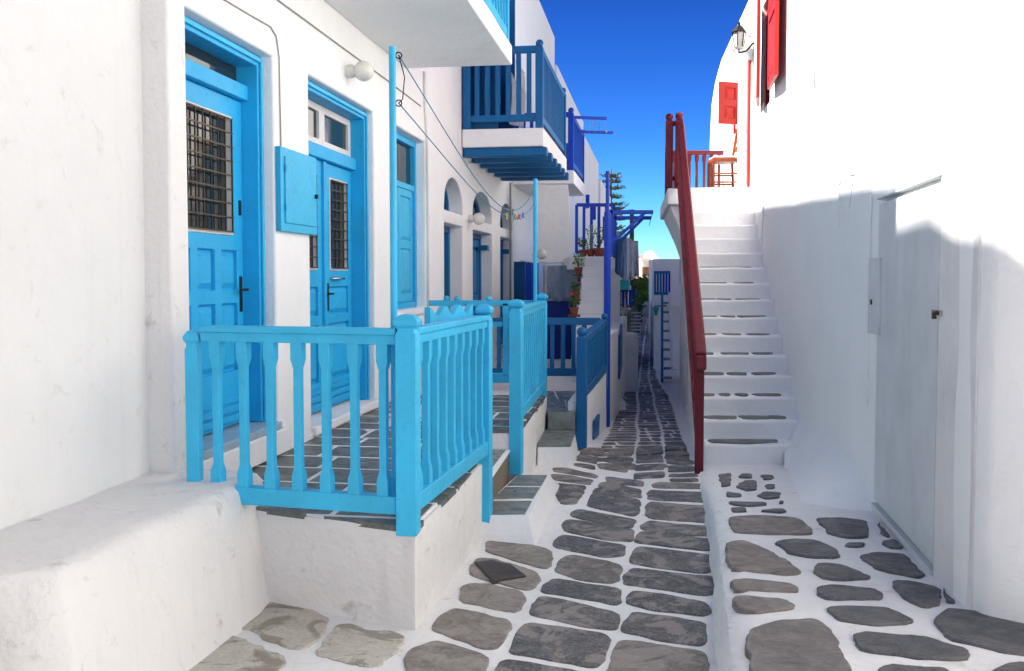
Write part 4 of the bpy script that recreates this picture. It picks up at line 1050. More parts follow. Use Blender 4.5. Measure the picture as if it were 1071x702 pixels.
sbox(lx(656, 19)-.05, lx(661, 18.9), 18.9, 20.8, gz(20)-.1, at(640, 358, 19).z).build('pillar', 'plaster_clean', hc, bevel=.03)
tag(MB().box(lx(652.5, 17), lx(654, 17), 16.9, 17.6, gz(17), at(653, 357, 17).z).build('green_door', 'turq', None), 'turquoise green door panel standing open on the low building', 'door')
pwd = at(661, 222, 22)
wp_ = thing('wooden_pole', (pwd.x, 22, gz(22)), 'brown wooden utility pole rising behind the laundry', 'pole')
MB().tube([(pwd.x, 22, gz(22)), (pwd.x, 22, pwd.z)], [.065, .05], 10).build('shaft', 'bark', wp_)
MB().lathe((pwd.x, 22, pwd.z), [(.05, 0), (.06, .02), (.06, .05), (.04, .06)], 10).build('cap', 'iron', wp_)

# ------------------------------------------------------------------ vegetation beyond
def tree(p, h, cr, label, nl=1400, lm='leaf', kind='tree', ls=.16):
    p = Vector(p); o = thing(kind, p, label, 'tree', 'trees beyond the lane')
    t_ = MB(); t_.tube([p, p+Vector((.05, 0, h*.4)), p+Vector((-.05, .05, h*.75))], [.14, .1, .05], 8)
    m = MB(); cl = []
    for i in range(26):
        a = rnd.uniform(0, 2*PI); r = cr*rnd.uniform(.2, 1); z = h*rnd.uniform(.3, 1); c = p+Vector((math.cos(a)*r, math.sin(a)*r, z)); cl.append(c)
        t_.tube([p+Vector((0, 0, h*.35)), p.lerp(c, .6)+Vector((0, 0, h*.1)), c], [.05, .03, .01], 5)
    for i in range(nl):
        c = rnd.choice(cl)+Vector((rnd.gauss(0, 1), rnd.gauss(0, 1), rnd.gauss(0, .8)))*cr*.22
        d = Vector((rnd.gauss(0, 1), rnd.gauss(0, 1), rnd.gauss(0, 1))).normalized(); s = d.cross(Vector((.3, .7, 1))).normalized(); l = ls*rnd.uniform(.5, 1)
        k = len(m.v); m.v += [c-d*l, c+s*l*.45, c+d*l, c-s*l*.45]; m.face([k, k+1, k+2, k+3])
    t_.build('trunk', 'bark', o, smooth=True); m.build('crown', lm, o, fix=False)
q = at(669, 345, 36); tree((q.x, 36, gz(36)), 1.6, .5, 'green leafy tree at the far end of the lane', 2600, 'leafy', ls=.14)
q = at(662, 330, 27); tree((lx(665, 30), 30, gz(30)), 1.5, .25, 'slim green bush beside the brown wooden pole', 900, 'leaf', ls=.1)
q = at(648, 320, 17.5)
o = thing('climbing_rose', (q.x, 17.8, .5), 'leafy climbing plant with pink flowers above the low building', 'plant')
m = MB()
for s_ in range(12):
    a0 = Vector((q.x+rnd.uniform(-.35, .2), 17.8, .7)); e = a0+Vector((rnd.uniform(-.25, .35), rnd.uniform(-.2, .2), rnd.uniform(.25, 1.0)))
    m.tube([a0, a0.lerp(e, .5)+Vector((0, 0, .1)), e], .006, 5)
    for i in range(26):
        c = a0.lerp(e, rnd.random())+Vector((rnd.gauss(0, .05), rnd.gauss(0, .05), rnd.gauss(0, .05))); d = Vector((rnd.gauss(0, 1), rnd.gauss(0, 1), rnd.gauss(0, .5))).normalized(); s = d.cross(Vector((.1, .5, 1))).normalized(); l = rnd.uniform(.03, .07)
        k = len(m.v); m.v += [c-d*l, c+s*l*.4, c+d*l, c-s*l*.4]; m.face([k, k+1, k+2, k+3])
m.build('foliage', 'leafy', o, fix=False)
f = MB()
for i in range(6): f.ball((q.x+rnd.uniform(-.2, .35), 17.7, .7+rnd.uniform(0, .8)), .03, 4)
f.build('flower', 'flower', o)
# norfolk pine over the roofs
pp = at(639, 200, 75); pb_ = Vector((pp.x, 75, -1.5)); top = at(637, 176, 75).z
o = thing('norfolk_pine', pb_, 'tall Norfolk pine with tiered branches behind the white roofs', 'tree', 'trees beyond the lane')
t_ = MB().tube([pb_, (pb_.x, 75, top)], [.3, .04], 8); m = MB(); z = 1.5
tier = 0
while z < top-.2:
    R = 2.4*(1-(z+1.5)/(top+3.5))+.35
    for i in range(9):
        a = 2*PI*i/9+tier*.37+rnd.uniform(-.15, .15); pr_ = Vector((pb_.x, 75, z)); R_r = R*rnd.uniform(.65, 1.15); tip = pr_+Vector((math.cos(a)*R_r, math.sin(a)*R_r, rnd.uniform(.0, .3)*R)); mdl = pr_.lerp(tip, .6)-Vector((0, 0, .12*R))
        t_.tube([pr_, mdl, tip], [.05, .035, .015], 5)
        for j in range(60):
            u = rnd.uniform(.2, 1.05); c = (pr_.lerp(mdl, u/.6) if u < .6 else mdl.lerp(tip, (u-.6)/.4))+Vector((rnd.gauss(0, .1), rnd.gauss(0, .1), rnd.uniform(-.03, .12)))
            d = Vector((math.cos(a)+rnd.gauss(0, .7), math.sin(a)+rnd.gauss(0, .7), .5+rnd.gauss(0, .4))).normalized(); s = d.cross(Vector((.3, .1, 1))).normalized(); l = rnd.uniform(.06, .15)
            k = len(m.v); m.v += [c-d*l, c+s*l*.3, c+d*l, c-s*l*.3]; m.face([k, k+1, k+2, k+3])
    z += rnd.uniform(.36, .66); tier += 1
t_.build('trunk', 'bark', o); m.build('crown', 'pine', o, fix=False)

# ------------------------------------------------------------------ right: stair, wall, houses
def stl(Y): return 1.73+.149*(Y-8.58)            # left edge of the stair
def rwx(Y): return RF.x0+RF.sl*Y
rs = thing('outside_stair', (2.2, 8.6, 0), 'broad white stair with grey stone insets climbing beside the wine red handrail', 'stair', 'whitewashed outside stairs')
m = MB(); R_, T_, z0_, y0_ = .18, .279, .23, 8.58
for i in range(16):
    yy = y0_+i*T_; z = z0_+i*R_; ye = yy+T_+.03 if i < 15 else 16.2
    m = MB(); jl = .012*noise.noise(Vector((i*1.7, 0, 0)))
    m.hexa([(stl(yy)+jl, yy, max(-.6, z-.6)), (rwx(yy)+.1, yy, max(-.6, z-.6)), (rwx(ye)+.1, ye, max(-.6, z-.6)), (stl(ye)+jl, ye, max(-.6, z-.6)), (stl(yy)+jl, yy, z), (rwx(yy)+.1, yy, z), (rwx(ye)+.1, ye, z), (stl(ye)+jl, ye, z)])
    m.build('step' if i < 15 else 'landing', 'plaster_clean', rs, bevel=.03, seg=4, rough=(.14, .010, 3.5))
m = MB(); m.hexa([(stl(8.6)+.0, 8.62, -.6), (stl(8.6)+.25, 8.62, -.6), (stl(16.2)+.25, 16.2, -.8), (stl(16.2), 16.2, -.8), (stl(8.6)+.0, 8.62, .1), (stl(8.6)+.25, 8.62, .1), (stl(16.2)+.25, 16.2, 2.3), (stl(16.2), 16.2, 2.3)])
# side wall under the steps as stepped polygon
SF = Frame(1.73-.149*8.58-.001, .149)
side = [(8.6, -.4), (16.2, -.6), (16.2, 2.85), (y0_+15*T_, 2.85)]+[(y0_+i*T_+.02, z0_+i*R_-.24) for i in range(14, -1, -1)]
op = [rectl(12.2, 12.9, gz(12)+.1, 1.5), rectl(10.9, 11.3, .3, 1.05)]
MB().wall(SF, side, op, -.015, .22).build('side_wall', 'plaster', rs, bevel=.01)
MB().fb(SF, 12.2, 12.9, .1, .14, gz(12), 1.5).build('door', 'brown', rs); MB().fb(SF, 10.9, 11.3, .1, .14, .3, 1.05).build('hatch', 'brown', rs)
# landing overhang on the left
MB().hexa([(2.06, 12.75, 2.70), (stl(12.75), 12.75, 2.70), (stl(16.2), 16.2, 2.70), (2.50, 16.2, 2.70), (2.06, 12.75, 2.915), (stl(12.75), 12.75, 2.915), (stl(16.2), 16.2, 2.915), (2.50, 16.2, 2.915)]).build('landing_edge', 'plaster_clean', rs, bevel=.02)
MB().hexa([(2.28, 12.9, 2.3), (stl(12.9)-.01, 12.9, 2.0), (stl(16.2)-.01, 16.2, 2.0), (2.75, 16.2, 2.3), (2.12, 12.9, 2.70), (stl(12.9)-.01, 12.9, 2.70), (stl(16.2)-.01, 16.2, 2.70), (2.56, 16.2, 2.70)]).build('corbel', 'plaster_clean', rs, bevel=.02)
SM = stone('stair_inset', [(0, (.13, .15, .15)), (1, (.20, .21, .19))], .3, (.25, .24, .2))
frs = {0: ((.09, .83),), 1: ((.05, .41), (.45, .77), (.75, .96)), 2: ((.01, .19), (.24, .37), (.43, .58), (.63, .96)), 3: ((.01, .32), (.36, .6), (.66, .95)), 4: ((.02, .22), (.32, .66), (.70, .96)),
    5: ((.05, .28), (.36, .6), (.67, .97)), 6: ((.04, .3), (.36, .55), (.6, .97)), 7: ((.04, .3), (.33, .53), (.6, .95)), 8: ((.1, .5), (.6, .9)), 9: ((.1, .9),)}
for i, fr_ in frs.items():
    yy = y0_+i*T_; z = z0_+i*R_
    for a, b in fr_:
        W = (rwx(yy)-.08 - stl(yy)); x0s, x1s = stl(yy)+W*a, stl(yy)+W*b; ya, yb_ = yy+.045, yy+T_-.04
        m = MB(); add_stone(m, [Vector((x0s+.015, ya+rnd.uniform(0, .03), z)), Vector(((x0s+x1s)/2, ya-.01, z)), Vector((x1s-.01, ya+rnd.uniform(0, .03), z)), Vector((x1s+.02, yb_-.02, z)), Vector(((x0s+x1s)/2, yb_, z)), Vector((x0s, yb_-rnd.uniform(0, .05), z))], rnd.uniform(.0, .5), h=.012, wob=.01)
        m.build('tread_stone', SM, rs, fix=False)
# whitewashed skirt between stair and wall
m = MB(); nu, nv = 24, 12
for j in range(nu+1):
    u = j/nu; Yv = 9.0-u*2.75
    for i in range(nv+1):
        v = i/nv; w_ = (.16+.42*u)*min(1, (1-u)*7+.1)**.5
        top_ = .50-.10*u; zg = (pz(Yv) if Yv < 8.5 else .2)-.03
        x = rwx(Yv)+.02-w_*v; z = zg+(top_-zg)*min(1, (1-u)*6)**.7*(1-v)**1.35
        p = Vector((x, Yv, z)); m.v.append(p+Vector((0, 0, .012*noise.noise(p*5))))
for j in range(nu):
    for i in range(nv): a = j*(nv+1)+i; m.face([a, a+1, a+nv+2, a+nv+1])
m.build('skirt', 'plaster_clean', rs, smooth=True)

# right house: main wall
h3 = thing('white_house', (3.5, 9, 0), 'whitewashed house on the right with red shutters above the stair', 'house', 'whitewashed houses of the lane')
wn = rectl(11.05, 11.75, 3.75, 5.0); wn2 = rectl(14.4, 15.1, 3.9, 4.55)
zr = 5.45
MB().wall(RF, [(4.5, 0), (18.6, -.6), (18.6, 4.3), (18.3, 5.0), (17.6, 5.3), (16.5, zr), (4.5, zr+.1)], [wn, wn2], 0, .35).build('wall', 'plaster_clean', h3, bevel=.02, rough=(.8, .012, .8))
MB().fb(RF, 4.5, 16.6, .34, 6, zr-.35, zr-.05).build('roof', 'plaster', h3)
MB().fb(RF, 18.2, 18.55, .35, 6, -.6, 4.6).build('gable_wall', 'plaster', h3)
MB().fb(RF, 10, 16, .8, .85, 2.9, 5.0).build('interior_backing', 'inside', h3)
frame_ring(RF, 11.05, 11.75, .05, .2, 3.75, 5.0, .07, 'red', h3, 'window_frame', True); MB().fb(RF, 11.1, 11.7, .14, .15, 3.8, 4.95).build('window_pane', 'glass', h3)
MB().fb(RF, 12.70, 12.80, -.03, -.002, 2.94, 4.9).build('door_frame', 'red', h3)
frame_ring(RF, 14.4, 15.1, .05, .2, 3.9, 4.55, .06, 'red', h3, 'window_frame', True); MB().fb(RF, 14.45, 15.05, .14, .15, 3.95, 4.5).build('window_pane', 'glass', h3)
MB().fb(RF, 12.81, 13.1, -.12, -.003, 2.93, 4.95).build('door_pilaster', 'plaster_clean', h3, bevel=.02)
p_ = RF.p(12.8, 0, 0)
m = MB(); m.hexa([RF.p(12.6, -.03, 4.58), RF.p(12.6, .05, 4.58), RF.p(13.3, .05, 4.58), RF.p(13.3, -.03, 4.58), RF.p(12.6, -.20, 4.86), RF.p(12.6, .05, 4.86), RF.p(13.3, .05, 4.86), RF.p(13.3, -.20, 4.86)]); m.build('door_hood', 'plaster_clean', h3, bevel=.02)
def shutter(A, B, z0, z1, parent, mat='red', th=.04):    # leaf between plan points A (hinge) and B
    A = Vector((A[0], A[1], 0)); B = Vector((B[0], B[1], 0)); d = (B-A); L = d.length; Fx = None
    sl_ = d.x/d.y if abs(d.y) > 1e-4 else 1e4
    u = d.normalized(); nrm = Vector((u.y, -u.x, 0))
    class G:
        @staticmethod
        def p(s, n, z): return A+u*s+nrm*n+Vector((0, 0, z))
    zm = (z0+z1)/2; s_ = MB().wall(G, rectl(0, L, z0, z1), [rectl(.08, L-.08, z0+.08, zm-.05), rectl(.08, L-.08, zm+.05, z1-.08)], th/2, -th/2).build('shutter', mat, parent, bevel=.004)
    m = MB().fb(G, .02, L-.02, -.006, .006, z0+.02, z1-.02)
    for sg in (1, -1):
        for a, b in ((z0+.09, zm-.06), (zm+.06, z1-.09)): raised(m, G, .09, L-.09, .0065*sg, a, b, .012*sg)
    m.build('panel', mat, s_)
    return s_
a_ = RF.p(10.72, -.06, 0); b_ = RF.p(9.95, -.05-.05, 0); shutter(a_, b_, 3.82, 5.35, h3)
a_ = RF.p(11.8, -.03, 0); d_ = Vector((-.262, -1, 0)).normalized(); b_ = a_+d_*.62; shutter(a_, b_, 3.82, 5.0, h3)
a_ = RF.p(13.72, -.03, 0); a_ = at(773.5, 100, 13.9); b_ = at(752, 100, 13.8); shutter(a_, b_, at(760, 130, 13.85).z, at(760, 86, 13.85).z, h3)
# near part of the wall, turned towards the viewer
q0, q1, q2 = atf(977, 602, pz), atf(1010, 642, pz), atf(1071, 655, pz)
pE = q2+(q2-q1).normalized()*2.2
# enclosure (metal utility door box)
EF_a, EF_b = atf(914, 537, pz), atf(977, 602, pz)
zt_ = at(985, 184, EF_b.y).z
ub = thing('utility_enclosure', (EF_b.x+.2, 5.5, .2), 'tall white metal utility enclosure with padlocked door against the right wall', 'utility enclosure')
dirE = (EF_a-EF_b); dirE.z = 0; dirE.normalize(); nE = Vector((dirE.y, -dirE.x, 0))
def E(s, n, z): v = EF_b+dirE*s+nE*n; return Vector((v.x, v.y, z))
class GE:
    @staticmethod
    def p(s, n, z): return E(s, n, z)
Le = (EF_a-EF_b).xy.length
MB().fb(GE, 0.0, Le, .03, .4, .12, zt_).build('body', 'metalw', ub, bevel=.006)
MB().fb(GE, -.006, .010, -.003, .029, .12, zt_-.0).build('jamb', 'metalw', ub)
dm = MB().fb(GE, .0205, Le-.01, -.004, .028, .30, zt_-.03).build('metal_door', 'metalw', ub, bevel=.004)
MB().fb(GE, -.01, Le+.02, -.012, .42, zt_+.001, zt_+.014).build('top_plate', 'metalw', ub, bevel=.004)
MB().fb(GE, -.0, Le, -.02, .028, .24, .275).build('bottom_sill', 'metalw', ub, bevel=.004)
MB().fb(GE, .0101, .0200, -.0, .02, .25, zt_-.02).build('door_gap_shade', 'iron', ub)  # dark strip in the open seam, its shade given as colour
zc = at(985, 327, EF_b.y).z
MB().fb(GE, -.08, .07, -.022, -.006, zc-.013, zc+.013).build('hasp', 'chrome', dm, bevel=.003)
MB().tube([E(-.035, -.02, zc), E(-.035, -.035, zc-.005), E(-.035, -.035, zc-.03)], .012, 10).build('padlock', 'bronze', dm)
# near wall in plan: runs from the enclosure then turns across
na = E(-.004, .02, 0); nb_ = Vector((q1.x, q1.y, 0)); nc = Vector((q2.x, q2.y, 0)); nd = Vector((pE.x, pE.y, 0))
# round the turn
pts = [na]
c0 = na.lerp(nb_, .35); 
for i in range(7):
    u = i/6; pts.append((1-u)**2*c0+2*u*(1-u)*nb_+u*u*nb_.lerp(nc, .45))
pts += [nc, nd]
low = thing('garden_wall', (2.3, 4.4, 0), 'smooth white rendered wall beside the utility enclosure at right edge', 'wall')
m = MB(); nzv = 14; zt2 = zr+.1
zl_ = [.0+(zt_-.0)*i/8 for i in range(9)]
n_ = len(pts)
def colx(zs):
    for z in zs:
        for p in pts: m.v.append(Vector((p.x+.006*noise.noise(Vector((p.x*3, p.y*3, z*1.5))), p.y+.006*noise.noise(Vector((p.x*3, p.y*3, z*1.5+9))), z)))
colx(zl_)
for j in range(len(zl_)-1):
    for i in range(n_-1): a = j*n_+i; m.face([a, a+1, a+n_+1, a+n_])
m.build('wall_lower', 'plaster_clean', low, smooth=True)
m = MB(); up = [RF.p(5.2, -.002, 0), RF.p(4.9, .0, 0)]
upts = [E(.35, .06, 0)]+[E(-.004, .06, 0)]+pts[2:]
k = 0
for z in (zt_-.002, 3.4, zt2):
    for p in upts: m.v.append(Vector((p.x, p.y, z)))
n_ = len(upts)
for j in range(2):
    for i in range(n_-1): a = j*n_+i; m.face([a, a+1, a+n_+1, a+n_])
m.build('wall_upper', 'plaster_clean', low, smooth=True)
MB().prism([(p.x+.012, p.y+.03) for p in pts]+[(nd.x, nd.y+2), (3.2, 6.2)], zt2-.02, zt2+.0).build('wall_top', 'plaster', low)
bounce_house = thing('white_house', (3.2, -5, 0), 'unseen white house wall on the right, added behind the viewpoint to bounce sunlight', 'house', 'whitewashed houses of the lane')  # out of view, added so its sunlit face bounces warm light up the lane
BF = Frame(nd.x-.149*nd.y, .149)
MB().fb(BF, -14, nd.y, .0, .35, -.05, 3.7).build('wall', 'plaster_clean', bounce_house, rough=(.9, .01, .8)); MB().fb(BF, -14, nd.y, .351, 5, 3.3, 3.6).build('roof', 'plaster', bounce_house)
sp0, sp1 = EF_b+nE*.002-dirE*.008, atf(1017, 640, pz); dS = (sp1-sp0); dS.z = 0; dS.normalize(); nS = Vector((-dS.y, dS.x, 0))
if nS.x < 0: nS = -nS
m = MB(); aa, bb = sp0-nS*.008, sp1-nS*.008
m.hexa([(aa.x, aa.y, .1), (bb.x, bb.y, .1), (bb.x+nS.x*.12, bb.y+nS.y*.12, .1), (aa.x+nS.x*.04, aa.y+nS.y*.04, .1), (aa.x, aa.y, zt_), (bb.x, bb.y, zt_), (bb.x+nS.x*.12, bb.y+nS.y*.12, zt_), (aa.x+nS.x*.04, aa.y+nS.y*.04, zt_)])
m.build('side_panel', paint('white_enclosure_paint', (.76, .75, .74), .6, .1), ub, bevel=.004)
# fittings on the right wall
def onr(px, py, n=-.01): Yv, z = RF.on(px, py, n); return RF.p(Yv, n, z)
cable([onr(853, -40), onr(853, 92)], .02, 'white downpipe high on the right wall, ending in mid wall', 'plaster_clean', 'downpipe', 'pipe')
cable([onr(799, 108), onr(799, 200), onr(797, 250), onr(794, 285)], .014, 'white conduit beside the stair below the red shutters', 'plaster_clean', 'downpipe', 'pipe')
cable([onr(878, 100), onr(878, 240)], .006, 'thin pale vertical cable on the right wall', 'plaster_clean')
cable([onr(877, 197), onr(880, 188), onr(888, 182), onr(893, 182), onr(891, 200), onr(889, 217)], .0035, 'short curled dark cable hanging on the sunlit right wall', 'brown')
a_, b_ = onr(910, 345, 0), onr(917.5, 270, 0)
Yb_, Ya_ = RF.on(909.5, 300, -.04)[0], RF.on(921, 300, -.04)[0]
mb_ = thing('junction_box', RF.p(Ya_, -.02, 1.4), 'small white junction box with tiny black lock behind the utility enclosure', 'junction box')
MB().fb(RF, Ya_, Yb_, -.05, -.001, at(915, 346, 6.6).z, at(915, 271, 6.6).z).build('body', 'metalw', mb_, bevel=.006)
MB().fb(RF, Ya_+.16, Ya_+.19, -.056, -.0505, at(915, 317, 6.6).z, at(915, 312, 6.6).z).build('lock', 'iron', mb_)
fr_ = MB(); y0f, y1f = RF.on(909, 400)[0], RF.on(876, 400)[0]
pnl = MB().fb(RF, y0f, y1f, -.012, -.001, RF.on(890, 414)[1], 2.4).build('wall_panel', 'plaster_clean', h3, bevel=.004)
cable([at(1063, 163, 4.15), at(1045, 170, 4.2), at(1028, 178, 4.3)], .006, 'brown twig like cable end lying above the utility enclosure', 'brown')
# stair railing wine red
wr = thing('stair_handrail', (1.66, 8.4, 0), 'wine red wooden stair railing with thick handrail and square newel', 'railing', 'wine red railings')
hb0 = at(733, 372, 8.38); ht = at(711.5, 131, 12.72)
MB().bar(hb0, ht, .10, .075).build('handrail', 'wine', wr, bevel=.02, seg=3)
MB().bar(hb0+Vector((0, -.0, 0)), hb0+Vector((-.005, -.02, -.13)), .10, .06, up=(0, 1, 0)).build('handrail_end', 'wine', wr, bevel=.02)
part_at('newel_post', MB().lathe((0, 0, 0), [(.038, 0), (.038, hb0.z+.02-.02)], sq=True), 'wine', wr, (hb0.x+.0, 8.42, 0.0), -.15, bevel=.005)
part_at('newel_post', post_mb(1.0, .10, True), 'wine', wr, (ht.x, 12.8, 2.92), -.15, bevel=.005)
low0, low1 = Vector((hb0.x-.01, hb0.y+.05, hb0.z-.75)), Vector((ht.x-.01, ht.y, ht.z-.75))
MB().bar(low0, low1, .05, .06).build('lower_rail', 'wine', wr, bevel=.006)
src = None; nbl = 16
for i in range(nbl):
    u = (i+.6)/nbl; p = low0.lerp(low1, u); 
    if src is None: src = part_at('baluster', baluster_mb(.73, .045, .035), 'wine', wr, p, -.15)
    else: inst(src, wr, p, -.15)
lr = thing('landing_railing', (2.5, 14, 2.93), 'wine red railing around the landing at top of the broad stair', 'railing', 'wine red railings')
pL0 = Vector((at(700, 150, 12.85).x, 12.85, 2.92)); pL1 = Vector((2.60, 16.05, 2.92)); pL2 = Vector((at(767, 150, 16.05).x, 16.05, 2.92))
for p in (pL0, pL1, pL2): part_at('post', post_mb(.99, .10, True), 'wine', lr, p, -.15, bevel=.005)
MB().bar((pL0.x, 12.85, 3.78), (ht.x, 12.83, 3.78), .06, .06).build('top_rail', 'wine', lr); MB().bar((pL0.x, 12.85, 3.05), (ht.x, 12.83, 3.05), .05, .06).build('bottom_rail', 'wine', lr); 
for A_, B_, nb2 in ((pL0, pL1, 14), (pL1, pL2, 8)):
    run(lr, Vector((A_.x, A_.y, 0)), Vector((B_.x, B_.y, 0)), 'wine', nb2, 3.84, 2.99, bw=.06, ww=.04, double=False, th=.07)
# chair on the landing
ch = thing('wooden_chair', (3.0, 13.45, 2.93), 'orange brown wooden chair with white cushion on the stair landing', 'chair')
cx, cy, cz = at(756, 190, 13.45).x, 13.45, 2.93; w = .165
for sx, sy in ((-1, -1), (-1, 1)): MB().bar((cx+sx*w, cy+sy*w, cz), (cx+sx*w, cy+sy*w, cz+.44), .035, .035).build('leg', 'orange', ch, bevel=.004)
for sy in (-1, 1): MB().tube([(cx+w+.02, cy+sy*w, cz), (cx+w, cy+sy*w, cz+.45), (cx+w+.07, cy+sy*w, cz+.90)], .02, 8).build('leg', 'orange', ch)
MB().box(cx-w-.02, cx+w+.02, cy-w-.02, cy+w+.02, cz+.40, cz+.45).build('seat', 'orange', ch, bevel=.006)
MB().box(cx-w, cx+w-.02, cy-w, cy+w, cz+.452, cz+.48).build('cushion', 'clothw', ch, bevel=.012)
for z_ in (.6, .72, .84): MB().bar((cx+w+.02+.08*(z_-.45)*1.6, cy-w, cz+z_), (cx+w+.02+.08*(z_-.45)*1.6, cy+w, cz+z_), .02, .07).build('back_slat', 'orange', ch)
m = MB()
for z_ in (.12, .24): m.bar((cx-w, cy-w, cz+z_), (cx+w, cy-w, cz+z_), .02, .025); m.bar((cx-w, cy+w, cz+z_), (cx+w, cy+w, cz+z_), .02, .025)
m.build('stretcher', 'orange', ch)
bx = thing('plastic_crate', (at(738, 190, 14.6).x, 14.6, 2.93), 'small blue plastic crate on the landing left of the chair', 'crate')
q = at(738, 190, 14.6); mm = MB(); mm.box(q.x-.17, q.x+.17, 14.48, 14.72, 2.93, 2.95); mm.box(q.x-.17, q.x+.17, 14.48, 14.5, 2.95, 3.08); mm.box(q.x-.17, q.x+.17, 14.70, 14.72, 2.95, 3.08); mm.box(q.x-.17, q.x-.15, 14.5, 14.70, 2.95, 3.08); mm.box(q.x+.15, q.x+.17, 14.5, 14.70, 2.95, 3.08); mm.build('body', 'bluep', bx)
mm = MB(); mm.box(q.x-.185, q.x+.185, 14.46, 14.48, 3.06, 3.085); mm.box(q.x-.185, q.x+.185, 14.72, 14.74, 3.06, 3.085); mm.build('rim', 'bluep', bx)
q = at(760, 190, 15.3); plant((q.x, 15.3, 2.93), .12, .1, 'low yellow green plant behind the orange chair', .16, 60, .2, 'terracotta', 0, 'leafy')
# lantern
lp = at(773, 43, 12.5); wl = RF.p(12.5, -.0, lp.z-.02)
ln = thing('wall_lantern', wl, 'black iron wall lantern with glass sides above the stair landing', 'wall lamp')
MB().tube([wl, wl.lerp(lp, .5)+Vector((0, 0, -.12)), lp+Vector((0, 0, -.15)), lp+Vector((0, 0, -.09))], .013, 8).build('bracket', 'iron', ln, smooth=True)
MB().lathe(lp+Vector((0, 0, -.10)), [(.035, 0), (.06, .02), (.085, .20)], 6).build('glass_body', 'curtain', ln)
m = MB().lathe(lp+Vector((0, 0, -.10)), [(.10, .2), (.105, .215), (.05, .28), (.02, .30), (.02, .33), (.005, .35)], 6)
for i in range(6):
    a = i*PI/3; m.bar(lp+Vector((math.cos(a)*.06, math.sin(a)*.06, -.08)), lp+Vector((math.cos(a)*.087, math.sin(a)*.087, .10)), .01, .01)
m.build('cage', 'iron', ln)

# houses beyond the right stair
r2h = thing('white_house', (3.3, 19, gz(19)), 'long white house right of the lane beyond the broad stair', 'house', 'whitewashed houses of the lane')
m = MB(); m.prism([(2.62, 16.4), (3.55, 26), (6, 26), (4.2, 16.4)], -1, 1.3); 
SF2 = Frame(2.95-.149*16.3, .149)
MB().wall(SF2, [(16.3, -.8), (19.5, -.9), (19.5, 3.1), (16.3, 3.1)], [rectl(16.8, 17.6, gz(17), 1.6)], 0, .3).build('wall', 'plaster', r2h)
MB().fb(SF2, 16.31, 19.5, .3, 2.0, 2.8, 3.09).build('roof', 'plaster', r2h); MB().fb(SF2, 16.3, 16.5, .301, 2.0, -.8, 2.8).build('gable_wall', 'plaster', r2h); MB().fb(SF2, 16.8, 17.6, .1, .15, gz(17), 1.6).build('door', 'mid', r2h)
MB().fb(SF2, 17.9, 18.8, -.03, -.002, 1.6, 2.6).build('shutter', 'mid', r2h)
# blue balcony, ladder stair
Yq = 20.0
m = MB(); bxl = thing('blue_stair', (lx(690, Yq), Yq, gz(Yq)), 'steep grey tread stair with blue stringer far right of the lane', 'stair')
MB().bar(at(692.5, 400, 18.2), at(692.5, 308, 20.0), .05, .12).build('stringer', 'mid', bxl); MB().bar(at(703, 385, 18.2), at(700, 308, 20.0), .05, .12).build('stringer', 'plaster', bxl)
for i in range(9):
    u = i/8.5; a_ = at(693, 395-u*83, 18.2+1.8*u); b_ = at(702-2*u, 395-u*83, 18.2+1.8*u); MB().bar(a_, b_, .18, .04).build('tread', 'cable', bxl)
br_ = thing('balcony_railing', at(688, 300, 20), 'mid blue railing of the small far balcony above the blue stair', 'railing')
for i in range(6):
    px_ = 685+i*3; MB().bar(at(px_, 308, 20.2), at(px_, 285, 20.2), .05, .04).build('baluster', 'mid' if i < 3 else 'royal', br_)
MB().bar(at(684, 285, 20.2), at(701, 285, 20.2), .06, .06).build('top_rail', 'mid', br_); MB().bar(at(684, 307, 20.2), at(701, 307, 20.2), .06, .06).build('bottom_rail', 'mid', br_)
fw = thing('white_house', (lx(690, 24), 24, gz(24)), 'small cubic white house at the far right end of the lane', 'house', 'whitewashed houses of the lane')
sbox(lx(680, 23), lx(680, 23)+3, 23, 26, gz(26)-.2, at(680, 317, 23).z).build('lower_wall', 'plaster_clean', fw, bevel=.03)
sbox(lx(682, 20.6), lx(682, 20.6)+2.2, 20.6, 24, at(680, 321, 20.6).z, at(680, 271, 20.6).z).build('upper_wall', 'plaster_clean', fw, bevel=.03)
sbox(lx(684, 20.8), lx(684, 20.6)+2.0, 20.8, 23, gz(22)-.2, at(680, 321, 20.6).z-.005).build('wall', 'plaster', fw)
MB().box(lx(680, 24), lx(680, 24)+2.3, 22.9, 22.98, gz(24)+.1, gz(24)+1.8).build('door', 'plaster', fw)
fw2 = thing('white_house', (lx(676, 30), 30, gz(30)), 'low white house seen past the cubic one, near the green tree', 'house', 'whitewashed houses of the lane')
sbox(lx(678.5, 30), lx(677.5, 30)+3, 30, 34, gz(34)-.2, at(680, 272, 30).z).build('wall', 'plaster_clean', fw2, bevel=.03)
MB().box(lx(677.5, 30)+.5, lx(677.5, 30)+1.2, 29.97, 29.995, gz(30), gz(30)+1.9).build('door', 'mid', fw2)
